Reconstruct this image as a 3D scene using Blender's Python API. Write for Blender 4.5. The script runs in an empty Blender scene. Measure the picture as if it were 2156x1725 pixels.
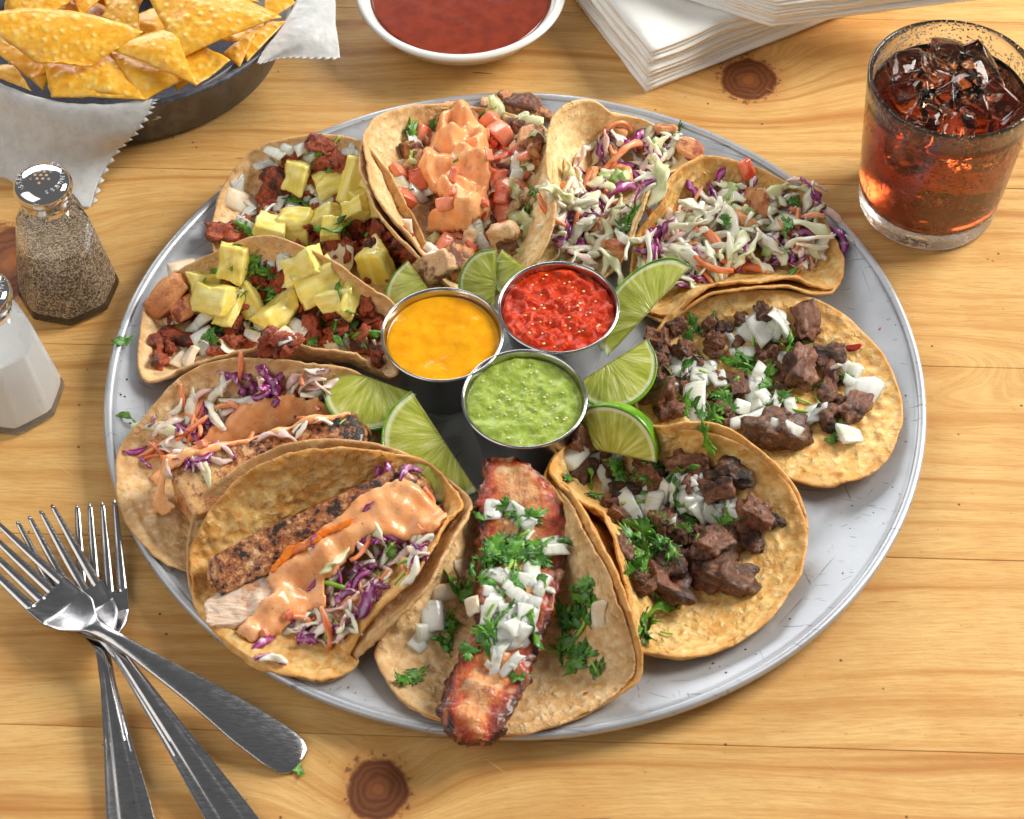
import bpy, bmesh, math, random
import numpy as np
from mathutils import Vector, Matrix, Euler, noise as mn
from mathutils.geometry import tessellate_polygon
R = math.radians
random.seed(7); np.random.seed(7)
sc = bpy.context.scene
U = .01                                   # everything below is written in centimetres

# ------------------------------------------------------------------ camera, room light, exposure
CF, CT = 4300., R(51.996)
CC = np.array([-0.156, -66.044, 82.961])
cam = bpy.data.cameras.new('camera'); co = bpy.data.objects.new('camera', cam)
sc.collection.objects.link(co); sc.camera = co
co.location = CC*U; co.rotation_euler = (R(90)-CT, 0, 0)
cam.sensor_width = 36; cam.lens = CF/2156*36; cam.clip_start = .02; cam.clip_end = 50
cam.dof.use_dof = True; cam.dof.focus_distance = 1.09; cam.dof.aperture_fstop = 20
world = bpy.data.worlds.new('World'); sc.world = world; world.use_nodes = True
world.node_tree.nodes['Background'].inputs[0].default_value = (.95, .97, 1, 1)
world.node_tree.nodes['Background'].inputs[1].default_value = .19
sc.view_settings.view_transform = 'Standard'; sc.view_settings.look = 'None'
sc.view_settings.exposure = -.15; sc.view_settings.gamma = 1
def area(name, loc, target, sx, sy, power, col):
    l = bpy.data.lights.new(name, 'AREA'); l.shape = 'RECTANGLE'; l.size = sx; l.size_y = sy
    l.energy = power; l.color = col
    o = bpy.data.objects.new(name, l); sc.collection.objects.link(o)
    o.location = loc; d = Vector(target)-Vector(loc); o.rotation_euler = d.to_track_quat('-Z', 'Y').to_euler()
    return o
area('window_light', (1.35, .62, 1.05), (0, 0, 0), 0.8, 0.8, 55, (1, .97, .91))
area('back_window_light', (-.55, 1.7, .75), (0, .1, 0), 1.5, .6, 26, (.95, .98, 1))
area('room_light', (-1.3, -.7, 1.3), (0, 0, 0), 1.9, 1.5, 19, (1, .965, .91))

# ------------------------------------------------------------------ picture point -> place on a level plane
def W(X, Y, z=0.):
    a = (X-1078)/CF; b = -(Y-862.5)/CF
    s, c = math.sin(CT), math.cos(CT)
    d = np.array([a, c+b*s, -s+b*c])
    return CC + (z-CC[2])/d[2]*d
def proj(P):
    P = np.asarray(P, float)-CC; s, c = math.sin(CT), math.cos(CT)
    d = P[..., 1]*c-P[..., 2]*s; u = P[..., 1]*s+P[..., 2]*c
    return 1078+CF*P[..., 0]/d, 862.5-CF*u/d

# ------------------------------------------------------------------ objects
def mesh(name, v, f, attr=None, smooth=True):
    v = np.asarray(v, float)*U
    me = bpy.data.meshes.new(name); me.from_pydata(v.tolist(), [], [tuple(int(i) for i in q) for q in f])
    me.validate()
    if attr is not None and len(attr) == len(me.vertices):
        at = me.attributes.new('a', 'FLOAT', 'POINT'); at.data.foreach_set('value', np.asarray(attr, float))
    if smooth: me.polygons.foreach_set('use_smooth', [True]*len(me.polygons))
    me.update(); return me
def link(name, me, mat=None, parent=None, loc=(0, 0, 0), rot=None, sca=None):
    o = bpy.data.objects.new(name, me); sc.collection.objects.link(o)
    if mat is not None and me is not None and not me.materials: me.materials.append(mat)
    if parent is not None:
        o.parent = parent; loc = np.asarray(loc, float)-np.array(parent['_p'])
    o.location = tuple(float(q)*U for q in loc)
    if rot is not None: o.rotation_euler = rot
    if sca is not None: o.scale = (sca,)*3 if np.isscalar(sca) else sca
    return o
def tag(o, label=None, cat=None, group=None, kind=None):
    if label: o['label'] = label
    if cat: o['category'] = cat
    if group: o['group'] = group
    if kind: o['kind'] = kind
    return o
def thing(name, label, cat, p, group=None):
    o = bpy.data.objects.new(name, None); sc.collection.objects.link(o)
    o.location = tuple(float(q)*U for q in p); o['_p'] = [float(q) for q in p]; o.empty_display_size = .02
    return tag(o, label, cat, group)
def part(name, v, f, mat, root, attr=None, smooth=True):
    p = np.array(root['_p']); me = mesh(name, np.asarray(v, float)-p, f, attr, smooth)
    return link(name, me, mat, root, p)
def solo(name, v, f, mat, label, cat, group=None, attr=None, smooth=True):
    v = np.asarray(v, float); p = np.array([v[:, 0].mean(), v[:, 1].mean(), v[:, 2].min()])
    o = link(name, mesh(name, v-p, f, attr, smooth), mat, None, p); o['_p'] = p.tolist()
    return tag(o, label, cat, group)

# ------------------------------------------------------------------ materials
def lin(c):
    if isinstance(c, (int, float)): return (c, c, c, 1)
    q = [x/255 for x in c]; q = [x/12.92 if x <= .04045 else ((x+.055)/1.055)**2.4 for x in q]
    return (*q, 1)
class M:
    def __init__(s, name, **kw):
        s.m = bpy.data.materials.new(name); s.m.use_nodes = True; s.t = s.m.node_tree
        s.b = s.t.nodes['Principled BSDF']; s.out = s.t.nodes['Material Output']
        tc = s.n('TexCoord'); s.P = s.vm('SCALE', tc.outputs['Object'], scale=100)
        s.rnd = s.n('ObjectInfo').outputs['Random']
        cb = s.n('CombineXYZ'); r7 = s.math('MULTIPLY', s.rnd, 71.)
        for i in range(3): s.l(r7, cb.inputs[i])
        s.PR = s.vm('ADD', s.P, cb.outputs[0])
        for k, v in kw.items(): s.set(k, v)
    def n(s, t): return s.t.nodes.new('ShaderNode'+t)
    def l(s, a, b): s.t.links.new(a, b)
    def put(s, sock, v):
        if isinstance(v, bpy.types.NodeSocket): s.l(v, sock)
        else: sock.default_value = v
    def set(s, k, v):
        k = {'color': 'Base Color', 'rough': 'Roughness', 'metal': 'Metallic', 'sss': 'Subsurface Weight', 'trans': 'Transmission Weight',
             'ior': 'IOR', 'coat': 'Coat Weight', 'crough': 'Coat Roughness', 'ssc': 'Subsurface Scale', 'srad': 'Subsurface Radius', 'spec': 'Specular IOR Level'}[k]
        if k == 'Base Color' and not isinstance(v, bpy.types.NodeSocket): v = lin(v)
        s.put(s.b.inputs[k], v)
    def vm(s, op, a, b=None, scale=None):
        x = s.n('VectorMath'); x.operation = op; s.put(x.inputs[0], a)
        if b is not None: s.put(x.inputs[1], b)
        if scale is not None: s.put(x.inputs['Scale'], scale)
        return x.outputs[0]
    def math(s, op, a, b=0., c=0., clamp=False):
        x = s.n('Math'); x.operation = op; x.use_clamp = clamp
        s.put(x.inputs[0], a); s.put(x.inputs[1], b); s.put(x.inputs[2], c); return x.outputs[0]
    def sc(s, v, xyz): return s.vm('MULTIPLY', v, xyz)
    def noise(s, scale, v=None, detail=3., rough=.55, dist=0.):
        x = s.n('TexNoise'); s.put(x.inputs['Vector'], s.PR if v is None else v)
        x.inputs['Scale'].default_value = scale; x.inputs['Detail'].default_value = detail
        x.inputs['Roughness'].default_value = rough; x.inputs['Distortion'].default_value = dist
        return x.outputs['Fac']
    def vor(s, scale, v=None, feat='F1', out='Distance', rand=1.):
        x = s.n('TexVoronoi'); x.feature = feat; s.put(x.inputs['Vector'], s.PR if v is None else v)
        x.inputs['Scale'].default_value = scale; x.inputs['Randomness'].default_value = rand; return x.outputs[out]
    def mr(s, v, a, b, c=0., d=1., smooth=True):
        x = s.n('MapRange'); x.interpolation_type = 'SMOOTHSTEP' if smooth else 'LINEAR'
        s.put(x.inputs[0], v)
        for i, q in zip((1, 2, 3, 4), (a, b, c, d)): s.put(x.inputs[i], q)
        return x.outputs[0]
    def ramp(s, v, stops):
        x = s.n('ValToRGB'); e = x.color_ramp.elements
        while len(e) < len(stops): e.new(.5)
        for q, (p, c) in zip(e, sorted(stops, key=lambda z: z[0])): q.position = p; q.color = lin(c)
        s.put(x.inputs[0], v); return x.outputs[0]
    def mix(s, f, a, b, mode='MIX'):
        x = s.n('Mix'); x.data_type = 'RGBA'; x.blend_type = mode; s.put(x.inputs[0], f)
        s.put(x.inputs[6], lin(a) if not isinstance(a, bpy.types.NodeSocket) else a)
        s.put(x.inputs[7], lin(b) if not isinstance(b, bpy.types.NodeSocket) else b); return x.outputs[2]
    def bump(s, h, dist=.05, strength=1.):        # dist in cm
        x = s.n('Bump'); x.inputs['Strength'].default_value = strength; x.inputs['Distance'].default_value = dist*U
        s.put(x.inputs['Height'], h)
        nm = s.b.inputs['Normal']
        if nm.links: s.l(nm.links[0].from_socket, x.inputs['Normal'])
        s.l(x.outputs[0], nm); return x
    def attr(s, name='a'):
        x = s.n('Attribute'); x.attribute_name = name; return x.outputs['Fac']
    def sep(s, v):
        x = s.n('SeparateXYZ'); s.put(x.inputs[0], v); return x.outputs
    def xyz(s, x=0., y=0., z=0.):
        q = s.n('CombineXYZ'); s.put(q.inputs[0], x); s.put(q.inputs[1], y); s.put(q.inputs[2], z); return q.outputs[0]
MT = {}
def subs(m, w=.3, scale=.3, rad=(1., .5, .25)):
    m.set('sss', w); m.set('ssc', scale*U); m.set('srad', rad)

def mat_wood():
    m = M('pine_wood')
    P = m.P; x, y, z = m.sep(P)
    warp = m.math('MULTIPLY', m.math('SUBTRACT', m.noise(.05, m.sc(P, (.7, 2.2, 1)), 2), .5), 3.)
    warp2 = m.math('MULTIPLY', m.math('SUBTRACT', m.noise(.35, m.sc(P, (.35, 1.6, 1)), 2), .5), .5)
    yy = m.math('ADD', m.math('ADD', y, warp), warp2)
    knots = [(13.8, 23.5, 1.65, 1.75, 3.0), (-6.2, -22.9, 1.35, 1.6, 2.6), (-27.6, 9., 2.3, 2.6, 3.2), (21.4, 2.2, 2.2, .9, -2.6), (28, -3, 6, 3, 2.)]
    kfac = None; ering = None
    nz = m.math('MULTIPLY', m.math('SUBTRACT', m.noise(.9, P, 4), .5), .55)
    for i, (kx, ky, a, b, A) in enumerate(knots):
        dx = m.math('SUBTRACT', x, kx); dy = m.math('SUBTRACT', y, ky)
        def ell(a, b):
            return m.math('ADD', m.math('POWER', m.math('ABSOLUTE', m.math('DIVIDE', dx, a)), 2.), m.math('POWER', m.math('ABSOLUTE', m.math('DIVIDE', dy, b)), 2.))
        g = m.math('EXPONENT', m.math('MULTIPLY', ell(a*2.6, b*1.9), -1.))
        yy = m.math('ADD', yy, m.math('MULTIPLY', g, A))
        if i < 3:
            e = m.math('ADD', m.math('SQRT', ell(a, b)), nz)
            if ering is None: ering = e
            else: ering = m.math('MINIMUM', ering, e)
    line = m.noise(1.35, m.xyz(m.math('MULTIPLY', x, .02), yy, m.math('MULTIPLY', m.rnd, 9.)), 2.5, .5)
    fine = m.noise(9., m.xyz(m.math('MULTIPLY', x, .06), yy, 3.), 3, .6)
    fibre = m.noise(22., m.sc(P, (.05, 1, 1)), 2, .6)
    blot = m.noise(.16, P, 3, .6)
    col = m.ramp(line, [(.28, (184, 126, 64)), (.39, (206, 158, 92)), (.5, (219, 175, 108)), (.62, (223, 182, 116)), (.75, (209, 160, 92))])
    col = m.mix(m.mr(fine, .35, .7, 0, .45), col, (180, 126, 68))
    col = m.mix(m.mr(blot, .4, .75, 0, .38), col, (196, 130, 60))
    col = m.mix(m.math('MULTIPLY', m.mr(fibre, .52, .75, 0, .3), 1.), col, (150, 98, 52))
    # knots
    ring = m.math('MULTIPLY', m.math('ADD', m.math('SINE', m.math('MULTIPLY', ering, 31.)), 1.), .5)
    kc = m.mix(ring, (120, 68, 36), (98, 54, 28))
    kc = m.mix(m.mr(ering, .05, .5, .6, 0.), kc, (160, 96, 50))
    col = m.mix(m.mr(ering, 1.0, 1.8, .5, 0.), col, (184, 118, 58))
    col = m.mix(m.mr(ering, .93, 1.06, 1., 0.), col, kc)
    bark = m.math('MULTIPLY', m.mr(m.math('ABSOLUTE', m.math('SUBTRACT', ering, 1.12)), 0., .2, 1., 0.), m.mr(m.noise(2.4, P, 5, .7), .5, .6, 0, .75))
    col = m.mix(bark, col, (62, 34, 20))
    # dents, specks, worm marks and pale scratches
    sp = m.noise(2.6, m.sc(P, (.55, 2.0, 1)), 4, .7)
    col = m.mix(m.mr(sp, .665, .72, 0, .75), col, (98, 64, 38))
    dot = m.vor(.8, P)
    col = m.mix(m.math('MULTIPLY', m.mr(dot, .035, .08, .85, 0.), m.mr(m.noise(.5, P), .46, .54)), col, (70, 50, 40))
    scv = m.n('Mapping'); m.l(P, scv.inputs[0]); scv.inputs['Rotation'].default_value = (0, 0, R(38))
    scr = m.noise(3., m.sc(scv.outputs[0], (.06, 3.2, 1)), 2, .5, .4)
    scrm = m.math('MULTIPLY', m.mr(scr, .70, .73), m.mr(m.noise(.25, P), .5, .62))
    col = m.mix(m.math('MULTIPLY', scrm, .45), col, (246, 216, 164))
    crk = m.noise(2.2, m.xyz(m.math('MULTIPLY', x, .045), yy, 7.), 3, .6)
    col = m.mix(m.math('MULTIPLY', m.mr(crk, .70, .715), m.mr(m.noise(.3, P, 2), .5, .6, 0, .8)), col, (92, 60, 34))
    green = m.math('MULTIPLY', m.mr(m.noise(1.6, m.sc(scv.outputs[0], (1, .35, 1)), 3, .7), .66, .72), m.mr(m.noise(.12, m.vm('ADD', P, (40, 7, 0)), 1), .6, .66, 0, .35))
    col = m.mix(green, col, (96, 160, 130))
    m.set('color', col)
    m.set('rough', m.mr(m.noise(.8, P, 4), .3, .7, .5, .68)); m.set('spec', .28)
    m.bump(m.math('ADD', m.math('MULTIPLY', fibre, .5), m.math('MULTIPLY', sp, -1.2)), .025, .6)
    m.bump(m.noise(1.1, P, 3), .05, .5)
    MT['wood'] = m.m
mat_wood()
def mat_gap():
    m = M('dark_gap', color=(40, 24, 14), rough=.9); MT['gap'] = m.m
mat_gap()
def mat_alu(name, base, r0, r1, scratch=1.):
    m = M(name, metal=.62)
    P = m.P
    bl = m.noise(.35, P, 4, .6); br = m.noise(3., m.sc(P, (.25, 4, 1)), 3)
    col = m.mix(m.mr(bl, .35, .7), [int(q*.95) for q in base], base)
    st = m.noise(1.3, P, 5, .72)
    col = m.mix(m.math('MULTIPLY', m.mr(st, .66, .72), .4*scratch), col, (74, 80, 92))
    for ang, sh in ((25, .69), (-50, .70), (80, .71), (5, .70), (-20, .71)):
        mp = m.n('Mapping'); m.l(P, mp.inputs[0]); mp.inputs['Rotation'].default_value = (0, 0, R(ang)); mp.inputs['Location'].default_value = (ang, 3, 0)
        s_ = m.noise(2.2, m.sc(mp.outputs[0], (.08, 2.6, 1)), 2, .5, .3)
        col = m.mix(m.math('MULTIPLY', m.mr(s_, sh, sh+.02), .4*scratch), col, (84, 88, 98))
    m.set('color', col)
    m.set('rough', m.math('ADD', m.mr(bl, .3, .7, r0, r1), m.math('MULTIPLY', br, .08)))
    m.bump(br, .006, .5); m.bump(m.noise(.6, P, 3), .05, .25)
    MT[name] = m.m
mat_alu('tray_metal', (192, 194, 198), .38, .46, 1.3)
def mat_steel():
    m = M('polished_steel', metal=1., color=(196, 194, 192))
    m.set('rough', m.mr(m.noise(.8, m.P, 4), .3, .7, .13, .26)); m.bump(m.noise(14, m.sc(m.P, (1, 1, .2)), 2), .003, .5); MT['steel'] = m.m
    m = M('fork_steel', metal=1.)
    s1 = m.noise(6, m.sc(m.P, (.3, 3, 1)), 3, .6)
    m.set('color', m.mix(m.mr(m.noise(2.5, m.P, 5, .7), .6, .7, 0, .5), (176, 174, 174), (120, 120, 124)))
    m.set('rough', m.mr(s1, .3, .7, .14, .27)); m.bump(m.noise(25, m.P, 3), .003, .5); MT['fork'] = m.m
    m = M('chrome_cap', metal=1., color=(214, 212, 210), rough=.07); m.bump(m.noise(.9, m.P, 2), .02, .4); MT['chrome'] = m.m
    m = M('engraved_lettering', metal=1., color=(200, 200, 200), rough=.4); MT['engrave'] = m.m
    m = M('cap_hole', color=(190, 150, 110), rough=.6); MT['hole'] = m.m
mat_steel()
def mat_tortilla(name, base, dark, pale, oil=.5):
    m = M(name)
    n1 = m.noise(.5, None, 4, .6); n2 = m.noise(2.6, None, 4, .62); v = m.vor(2.2, m.vm('ADD', m.PR, m.vm('SCALE', m.xyz(n2, n1, n2), scale=.8)), 'SMOOTH_F1')
    col = m.ramp(n2, [(.3, dark), (.5, base), (.7, pale)])
    col = m.mix(m.mr(n1, .45, .68, 0, .7), col, dark)
    col = m.mix(m.mr(v, .15, .5, .5, 0.), col, pale)
    col = m.mix(m.math('MULTIPLY', m.mr(m.noise(5.5, None, 4, .7), .66, .74), .6), col, (150, 92, 40))
    col = m.mix(m.mr(m.attr('a'), .90, 1., 0, .55), col, dark)
    m.set('color', col); m.set('rough', m.mr(n1, .35, .65, .42 if oil > .4 else .6, .68))
    m.set('spec', .35+.3*oil)
    subs(m, .18, .25, (1, .55, .25))
    h = m.math('ADD', m.math('MULTIPLY', m.mr(v, 0., .55, 1., 0.), .8), m.math('MULTIPLY', n2, 1.4))
    h = m.math('MULTIPLY', h, m.mr(m.noise(.45, m.vm('ADD', m.PR, (5, 5, 5)), 2), .35, .65, .25, 1.4)); m.bump(h, .1, .9); m.bump(m.noise(11, None, 4, .65), .022, .8)
    MT[name] = m.m
mat_tortilla('tortilla_pale', (230, 194, 138), (206, 158, 98), (242, 220, 176), .2)
mat_tortilla('tortilla_gold', (232, 184, 104), (206, 138, 54), (246, 216, 152), .7)
mat_tortilla('tortilla_tan', (226, 186, 130), (196, 146, 86), (240, 214, 170), .35)
mat_tortilla('tortilla_light', (240, 210, 154), (222, 172, 104), (246, 226, 182), .3)
def mat_meat(name, c0, c1, c2, char, chfac, fib=3., wet=.35):
    m = M(name)
    f = m.noise(fib, m.sc(m.PR, (.6, 1.4, 1.2)), 5, .7, .9); n = m.noise(.8, None, 3)
    col = m.ramp(f, [(.25, c0), (.5, c1), (.75, c2)])
    col = m.mix(m.mr(m.noise(.7, m.vm('ADD', m.PR, (9, 4, 2)), 2), .55, .68, 0, .45), col, c0)
    col = m.mix(m.mr(m.noise(1.1, None, 4, .65), .55-chfac*.2, .68-chfac*.2, 0, .92), col, char)
    m.set('color', m.mix(m.mr(m.noise(8, None, 3, .7), .62, .72, 0, .7), col, char))
    m.set('rough', m.mr(n, .35, .65, wet, wet+.25)); m.set('spec', .6)
    subs(m, .04, .15, (1, .5, .3))
    m.bump(m.math('ADD', f, m.math('MULTIPLY', m.noise(9, None, 4, .7), .6)), .15, 1.); m.set('coat', .1); m.set('crough', .12)
    MT[name] = m.m
mat_meat('steak_meat', (84, 40, 24), (128, 77, 49), (184, 129, 92), (54, 30, 18), .2, 4.0, .28)
mat_meat('steak_char', (60, 34, 22), (104, 64, 40), (170, 114, 72), (30, 20, 15), .36, 5., .26)
mat_meat('pastor_meat', (116, 36, 14), (172, 70, 30), (212, 114, 62), (54, 22, 14), .22, 4, .26)
mat_meat('pastor_fat', (176, 92, 40), (212, 136, 76), (226, 164, 108), (130, 42, 18), .35, 2, .3)
mat_meat('chicken_meat', (226, 168, 116), (236, 196, 150), (244, 216, 180), (120, 56, 24), .5, 2.5, .35)
mat_meat('chicken_brown', (186, 110, 60), (214, 148, 92), (232, 184, 136), (92, 42, 20), .6, 3, .35)
mat_meat('shrimp_meat', (222, 128, 66), (236, 164, 104), (244, 200, 156), (178, 84, 36), .35, 3, .25)
def mat_veg():
    m = M('onion_flesh')
    f = m.noise(1.6, m.sc(m.PR, (3, .35, 1)), 3, .5)
    m.set('color', m.mix(m.mr(f, .25, .6), (210, 213, 186), (243, 244, 232))); m.set('rough', .22); m.set('trans', .12); m.set('ior', 1.35); m.set('spec', .5)
    subs(m, .55, .5, (1, 1, .8)); m.bump(f, .03, .7); m.set('coat', .3); MT['onion'] = m.m
    m = M('onion_stained'); f = m.noise(1.6, None, 3, .5)
    m.set('color', m.mix(m.mr(f, .35, .7), (226, 196, 160), (240, 230, 208))); m.set('rough', .32)
    subs(m, .5, .4, (1, .8, .6)); m.bump(f, .04, .7); MT['onion_stained'] = m.m
    m = M('pineapple_flesh')
    f = m.noise(2.6, m.sc(m.PR, (.35, 2.4, 2.4)), 4, .6); g = m.noise(.7, None, 2)
    col = m.mix(m.mr(f, .3, .72), (234, 212, 92), (250, 241, 168))
    col = m.mix(m.mr(m.noise(1.3, None, 5, .65), .64, .72, 0, .7), col, (176, 110, 44))
    m.set('color', m.mix(m.mr(g, .4, .7, 0, .5), col, (244, 218, 96))); m.set('rough', .3)
    subs(m, .4, .4, (1, .8, .3)); m.bump(f, .07, .8); m.set('coat', .25); MT['pineapple'] = m.m
    m = M('cilantro_green')
    f = m.noise(4, None, 3); col = m.mix(m.mr(f, .3, .7), (44, 100, 24), (108, 168, 52))
    col = m.mix(m.math('MULTIPLY', m.rnd, .5), col, (30, 76, 20))
    m.set('color', m.mix(m.mr(m.noise(.9, None), .52, .68, 0, .6), col, (136, 190, 60))); m.set('rough', .3); m.set('sss', .0)
    m.bump(m.noise(6, m.sc(m.PR, (1, 2.5, 1)), 3), .05, .7); MT['cilantro'] = m.m
    m = M('cilantro_stem'); m.set('color', m.mix(m.mr(m.noise(1, None), .3, .7), (104, 160, 44), (176, 208, 92))); m.set('rough', .35)
    subs(m, .3, .2, (.8, 1, .3)); MT['stem'] = m.m
    for nm, a, b in (('cabbage_white', (232, 228, 200), (246, 242, 226)), ('cabbage_green', (212, 216, 162), (240, 236, 208)), ('cabbage_pink', (232, 190, 188), (244, 222, 208))):
        m = M(nm); f = m.noise(1.4, None, 3); m.set('color', m.mix(m.mr(f, .3, .7), a, b)); m.set('rough', .3); m.set('coat', .1)
        subs(m, .45, .3, (1, .9, .6)); m.bump(m.noise(3, m.sc(m.PR, (.4, 2, 1)), 3), .04, .8); MT[nm] = m.m
    m = M('cabbage_purple')
    f = m.noise(1.5, None, 3); a = m.attr('a')
    col = m.mix(m.mr(f, .3, .7), (96, 8, 84), (160, 26, 128))
    col = m.mix(m.mr(m.noise(2.2, None, 3, .6), .56, .66, 0, .8), col, (230, 190, 210))
    m.set('color', m.mix(m.mr(a, .15, .6, .3, 0.), col, (226, 180, 206))); m.set('rough', .3); m.set('coat', .3)
    subs(m, .25, .25, (1, .5, .8)); m.bump(m.noise(3, None, 3), .04, .7); MT['cabbage_purple'] = m.m
    m = M('carrot_flesh'); f = m.noise(2, m.sc(m.PR, (.5, 2.2, 2)), 3)
    m.set('color', m.mix(m.mr(f, .3, .7), (228, 112, 58), (246, 176, 132))); m.set('rough', .34); subs(m, .3, .3, (1, .5, .2)); m.bump(f, .05, .7); MT['carrot'] = m.m
    m = M('tomato_flesh'); f = m.noise(1.2, None, 3)
    col = m.mix(m.mr(f, .35, .62), (206, 62, 34), (238, 136, 100)); m.set('color', m.mix(m.mr(m.rnd, .3, .9, 0, .8), col, (240, 160, 124)))
    m.set('rough', .22); subs(m, .4, .4, (1, .3, .15)); m.bump(m.noise(3, None, 4), .08, .8); m.set('coat', .15); MT['tomato'] = m.m
    m = M('celery_green'); f = m.noise(2, None, 3); m.set('color', m.mix(m.mr(f, .3, .7), (142, 178, 96), (206, 220, 164))); m.set('rough', .3); subs(m, .35, .3, (.8, 1, .4)); MT['celery'] = m.m
    m = M('lettuce_leaf'); f = m.noise(1.2, m.sc(m.PR, (.5, 2.5, 1)), 3); m.set('color', m.mix(m.mr(f, .3, .7), (178, 188, 118), (232, 232, 194))); m.set('rough', .3)
    subs(m, .4, .3, (.9, 1, .5)); m.bump(f, .1, .8); MT['lettuce'] = m.m
    m = M('chilli_flake', color=(176, 34, 12), rough=.3); MT['chilli'] = m.m
    m = M('charred_crumb', color=(70, 34, 20), rough=.6); MT['crumb'] = m.m
mat_veg()
def mat_sauce(name, c0, c1, speck, rough=.16, lump=1.2, amp=.06, spk=.66, sss=.35, sscale=7.):
    m = M(name); n = m.noise(lump, None, 3)
    col = m.mix(m.mr(n, .3, .7), c0, c1)
    m.set('color', m.mix(m.mr(m.noise(sscale, None, 2, .6), spk, spk+.05, 0, .75), col, speck)); m.set('rough', rough); m.set('spec', .4)
    subs(m, sss, .3, (1, .55, .3)); m.bump(m.noise(lump*1.6, None, 3), amp, .8); m.set('coat', .2); m.set('crough', .15)
    MT[name] = m.m
mat_sauce('creamy_sauce', (236, 160, 100), (246, 186, 132), (170, 80, 36), .27, 1.1, .09)
mat_sauce('orange_oil', (222, 108, 28), (236, 136, 46), (190, 60, 16), .15, 2, .08)
mat_sauce('yellow_salsa', (222, 146, 8), (234, 166, 16), (240, 188, 50), .15, 1.4, .05, .74, .2)
mat_sauce('red_salsa', (170, 30, 2), (208, 62, 6), (232, 112, 24), .3, 3.2, .10, .70, .05, 5)
mat_sauce('green_salsa', (134, 156, 56), (164, 180, 86), (196, 204, 124), .26, 2, .12, .74, .3, 5)
mat_sauce('brown_salsa', (112, 36, 14), (134, 48, 20), (44, 20, 12), .16, 1.2, .005, .66, .1, 7)
for k_, sp_ in (('red_salsa', .22), ('green_salsa', .25)):
    b_ = MT[k_].node_tree.nodes['Principled BSDF']; b_.inputs['Specular IOR Level'].default_value = sp_; b_.inputs['Coat Weight'].default_value = .06
def mat_lime():
    m = M('lime_rind'); n = m.noise(.8, None, 3)
    m.set('color', m.mix(m.mr(n, .3, .7), (66, 130, 10), (130, 182, 26))); m.set('rough', .24); m.set('coat', .4)
    m.bump(m.vor(9, None), .03, .5); subs(m, .15, .2, (.6, 1, .2)); MT['rind'] = m.m
    m = M('lime_pulp'); P = m.P; x, y, z = m.sep(P)
    e = m.attr('a')                            # 0 on the core line, 1 at the rind
    rad = m.math('SQRT', m.math('ADD', m.math('POWER', y, 2.), m.math('POWER', z, 2.)))
    ang = m.math('ARCTAN2', x, m.math('ADD', rad, .6))
    st = m.noise(1., m.xyz(m.math('MULTIPLY', ang, 9.), m.math('MULTIPLY', rad, .8), m.math('MULTIPLY', m.rnd, 50.)), 4, .6)
    col = m.ramp(st, [(.3, (152, 162, 50)), (.5, (184, 190, 84)), (.62, (206, 208, 124)), (.78, (238, 238, 196))])
    col = m.mix(m.mr(e, .86, .92, 0, 1.), col, (226, 230, 180))
    col = m.mix(m.mr(e, .945, .985, 0, .9), col, (120, 168, 36))
    m.set('color', col); m.set('rough', .22); subs(m, .5, .5, (.9, 1, .35)); m.set('coat', .15); m.set('crough', .1)
    m.bump(st, .09, .9); MT['pulp'] = m.m
mat_lime()
def mat_fish():
    m = M('grilled_fish'); n = m.noise(.55, None, 4, .6); k = m.noise(2.1, None, 5, .72); s_ = m.noise(9, None, 3, .7)
    a = m.attr('a')
    col = m.ramp(n, [(.3, (240, 212, 168)), (.5, (230, 178, 116)), (.68, (196, 116, 56))])
    col = m.mix(m.math('MULTIPLY', m.mr(m.math('ADD', k, m.math('MULTIPLY', a, .22)), .52, .64), .85), col, (150, 74, 30))
    col = m.mix(m.mr(m.math('ADD', k, m.math('MULTIPLY', a, .2)), .64, .72), col, (38, 22, 16))
    col = m.mix(m.mr(s_, .62, .68, 0, .85), col, (50, 28, 16))
    m.set('color', col); m.set('rough', .3); m.set('coat', .35); subs(m, .25, .3, (1, .7, .4))
    m.bump(m.math('ADD', k, m.math('MULTIPLY', s_, .4)), .1, .9); MT['fish'] = m.m
    m = M('flaky_fish'); f = m.noise(2.5, m.sc(m.PR, (.4, 2.5, 1)), 4, .6)
    col = m.mix(m.mr(f, .3, .7), (222, 186, 154), (246, 226, 206)); m.set('color', m.mix(m.mr(m.noise(1.1, None, 5, .7), .5, .62, 0, .8), col, (206, 132, 74)))
    m.set('rough', .3); subs(m, .5, .4, (1, .8, .7)); m.bump(f, .12, 1.); MT['flaky'] = m.m
    m = M('pork_belly'); a = m.attr('a'); P = m.P
    n = m.noise(.7, None, 4, .6); f = m.noise(2.2, None, 5, .68)
    ed = m.math('ADD', a, m.math('MULTIPLY', m.math('SUBTRACT', n, .42), 1.3))
    col = m.ramp(ed, [(.05, (230, 184, 130)), (.34, (222, 152, 88)), (.52, (208, 106, 42)), (.68, (178, 58, 20)), (.85, (126, 34, 14)), (1., (62, 20, 12))])
    st = m.noise(1.3, m.sc(m.PR, (2.2, .45, 1)), 5, .7)
    col = m.mix(m.mr(st, .50, .62, 0, .75), col, (196, 108, 54)); col = m.mix(m.mr(f, .53, .62, 0, .8), col, (158, 62, 24))
    col = m.mix(m.mr(m.noise(.9, None, 2), .56, .68, 0, .5), col, (236, 204, 166))
    m.set('color', col); m.set('rough', m.mr(n, .3, .7, .2, .34)); m.set('coat', .35); m.set('crough', .15); subs(m, .1, .2, (1, .5, .3))
    m.bump(m.math('ADD', f, m.math('MULTIPLY', m.noise(7, None, 4, .65), .5)), .15, 1.); MT['pork'] = m.m
mat_fish()
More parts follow.
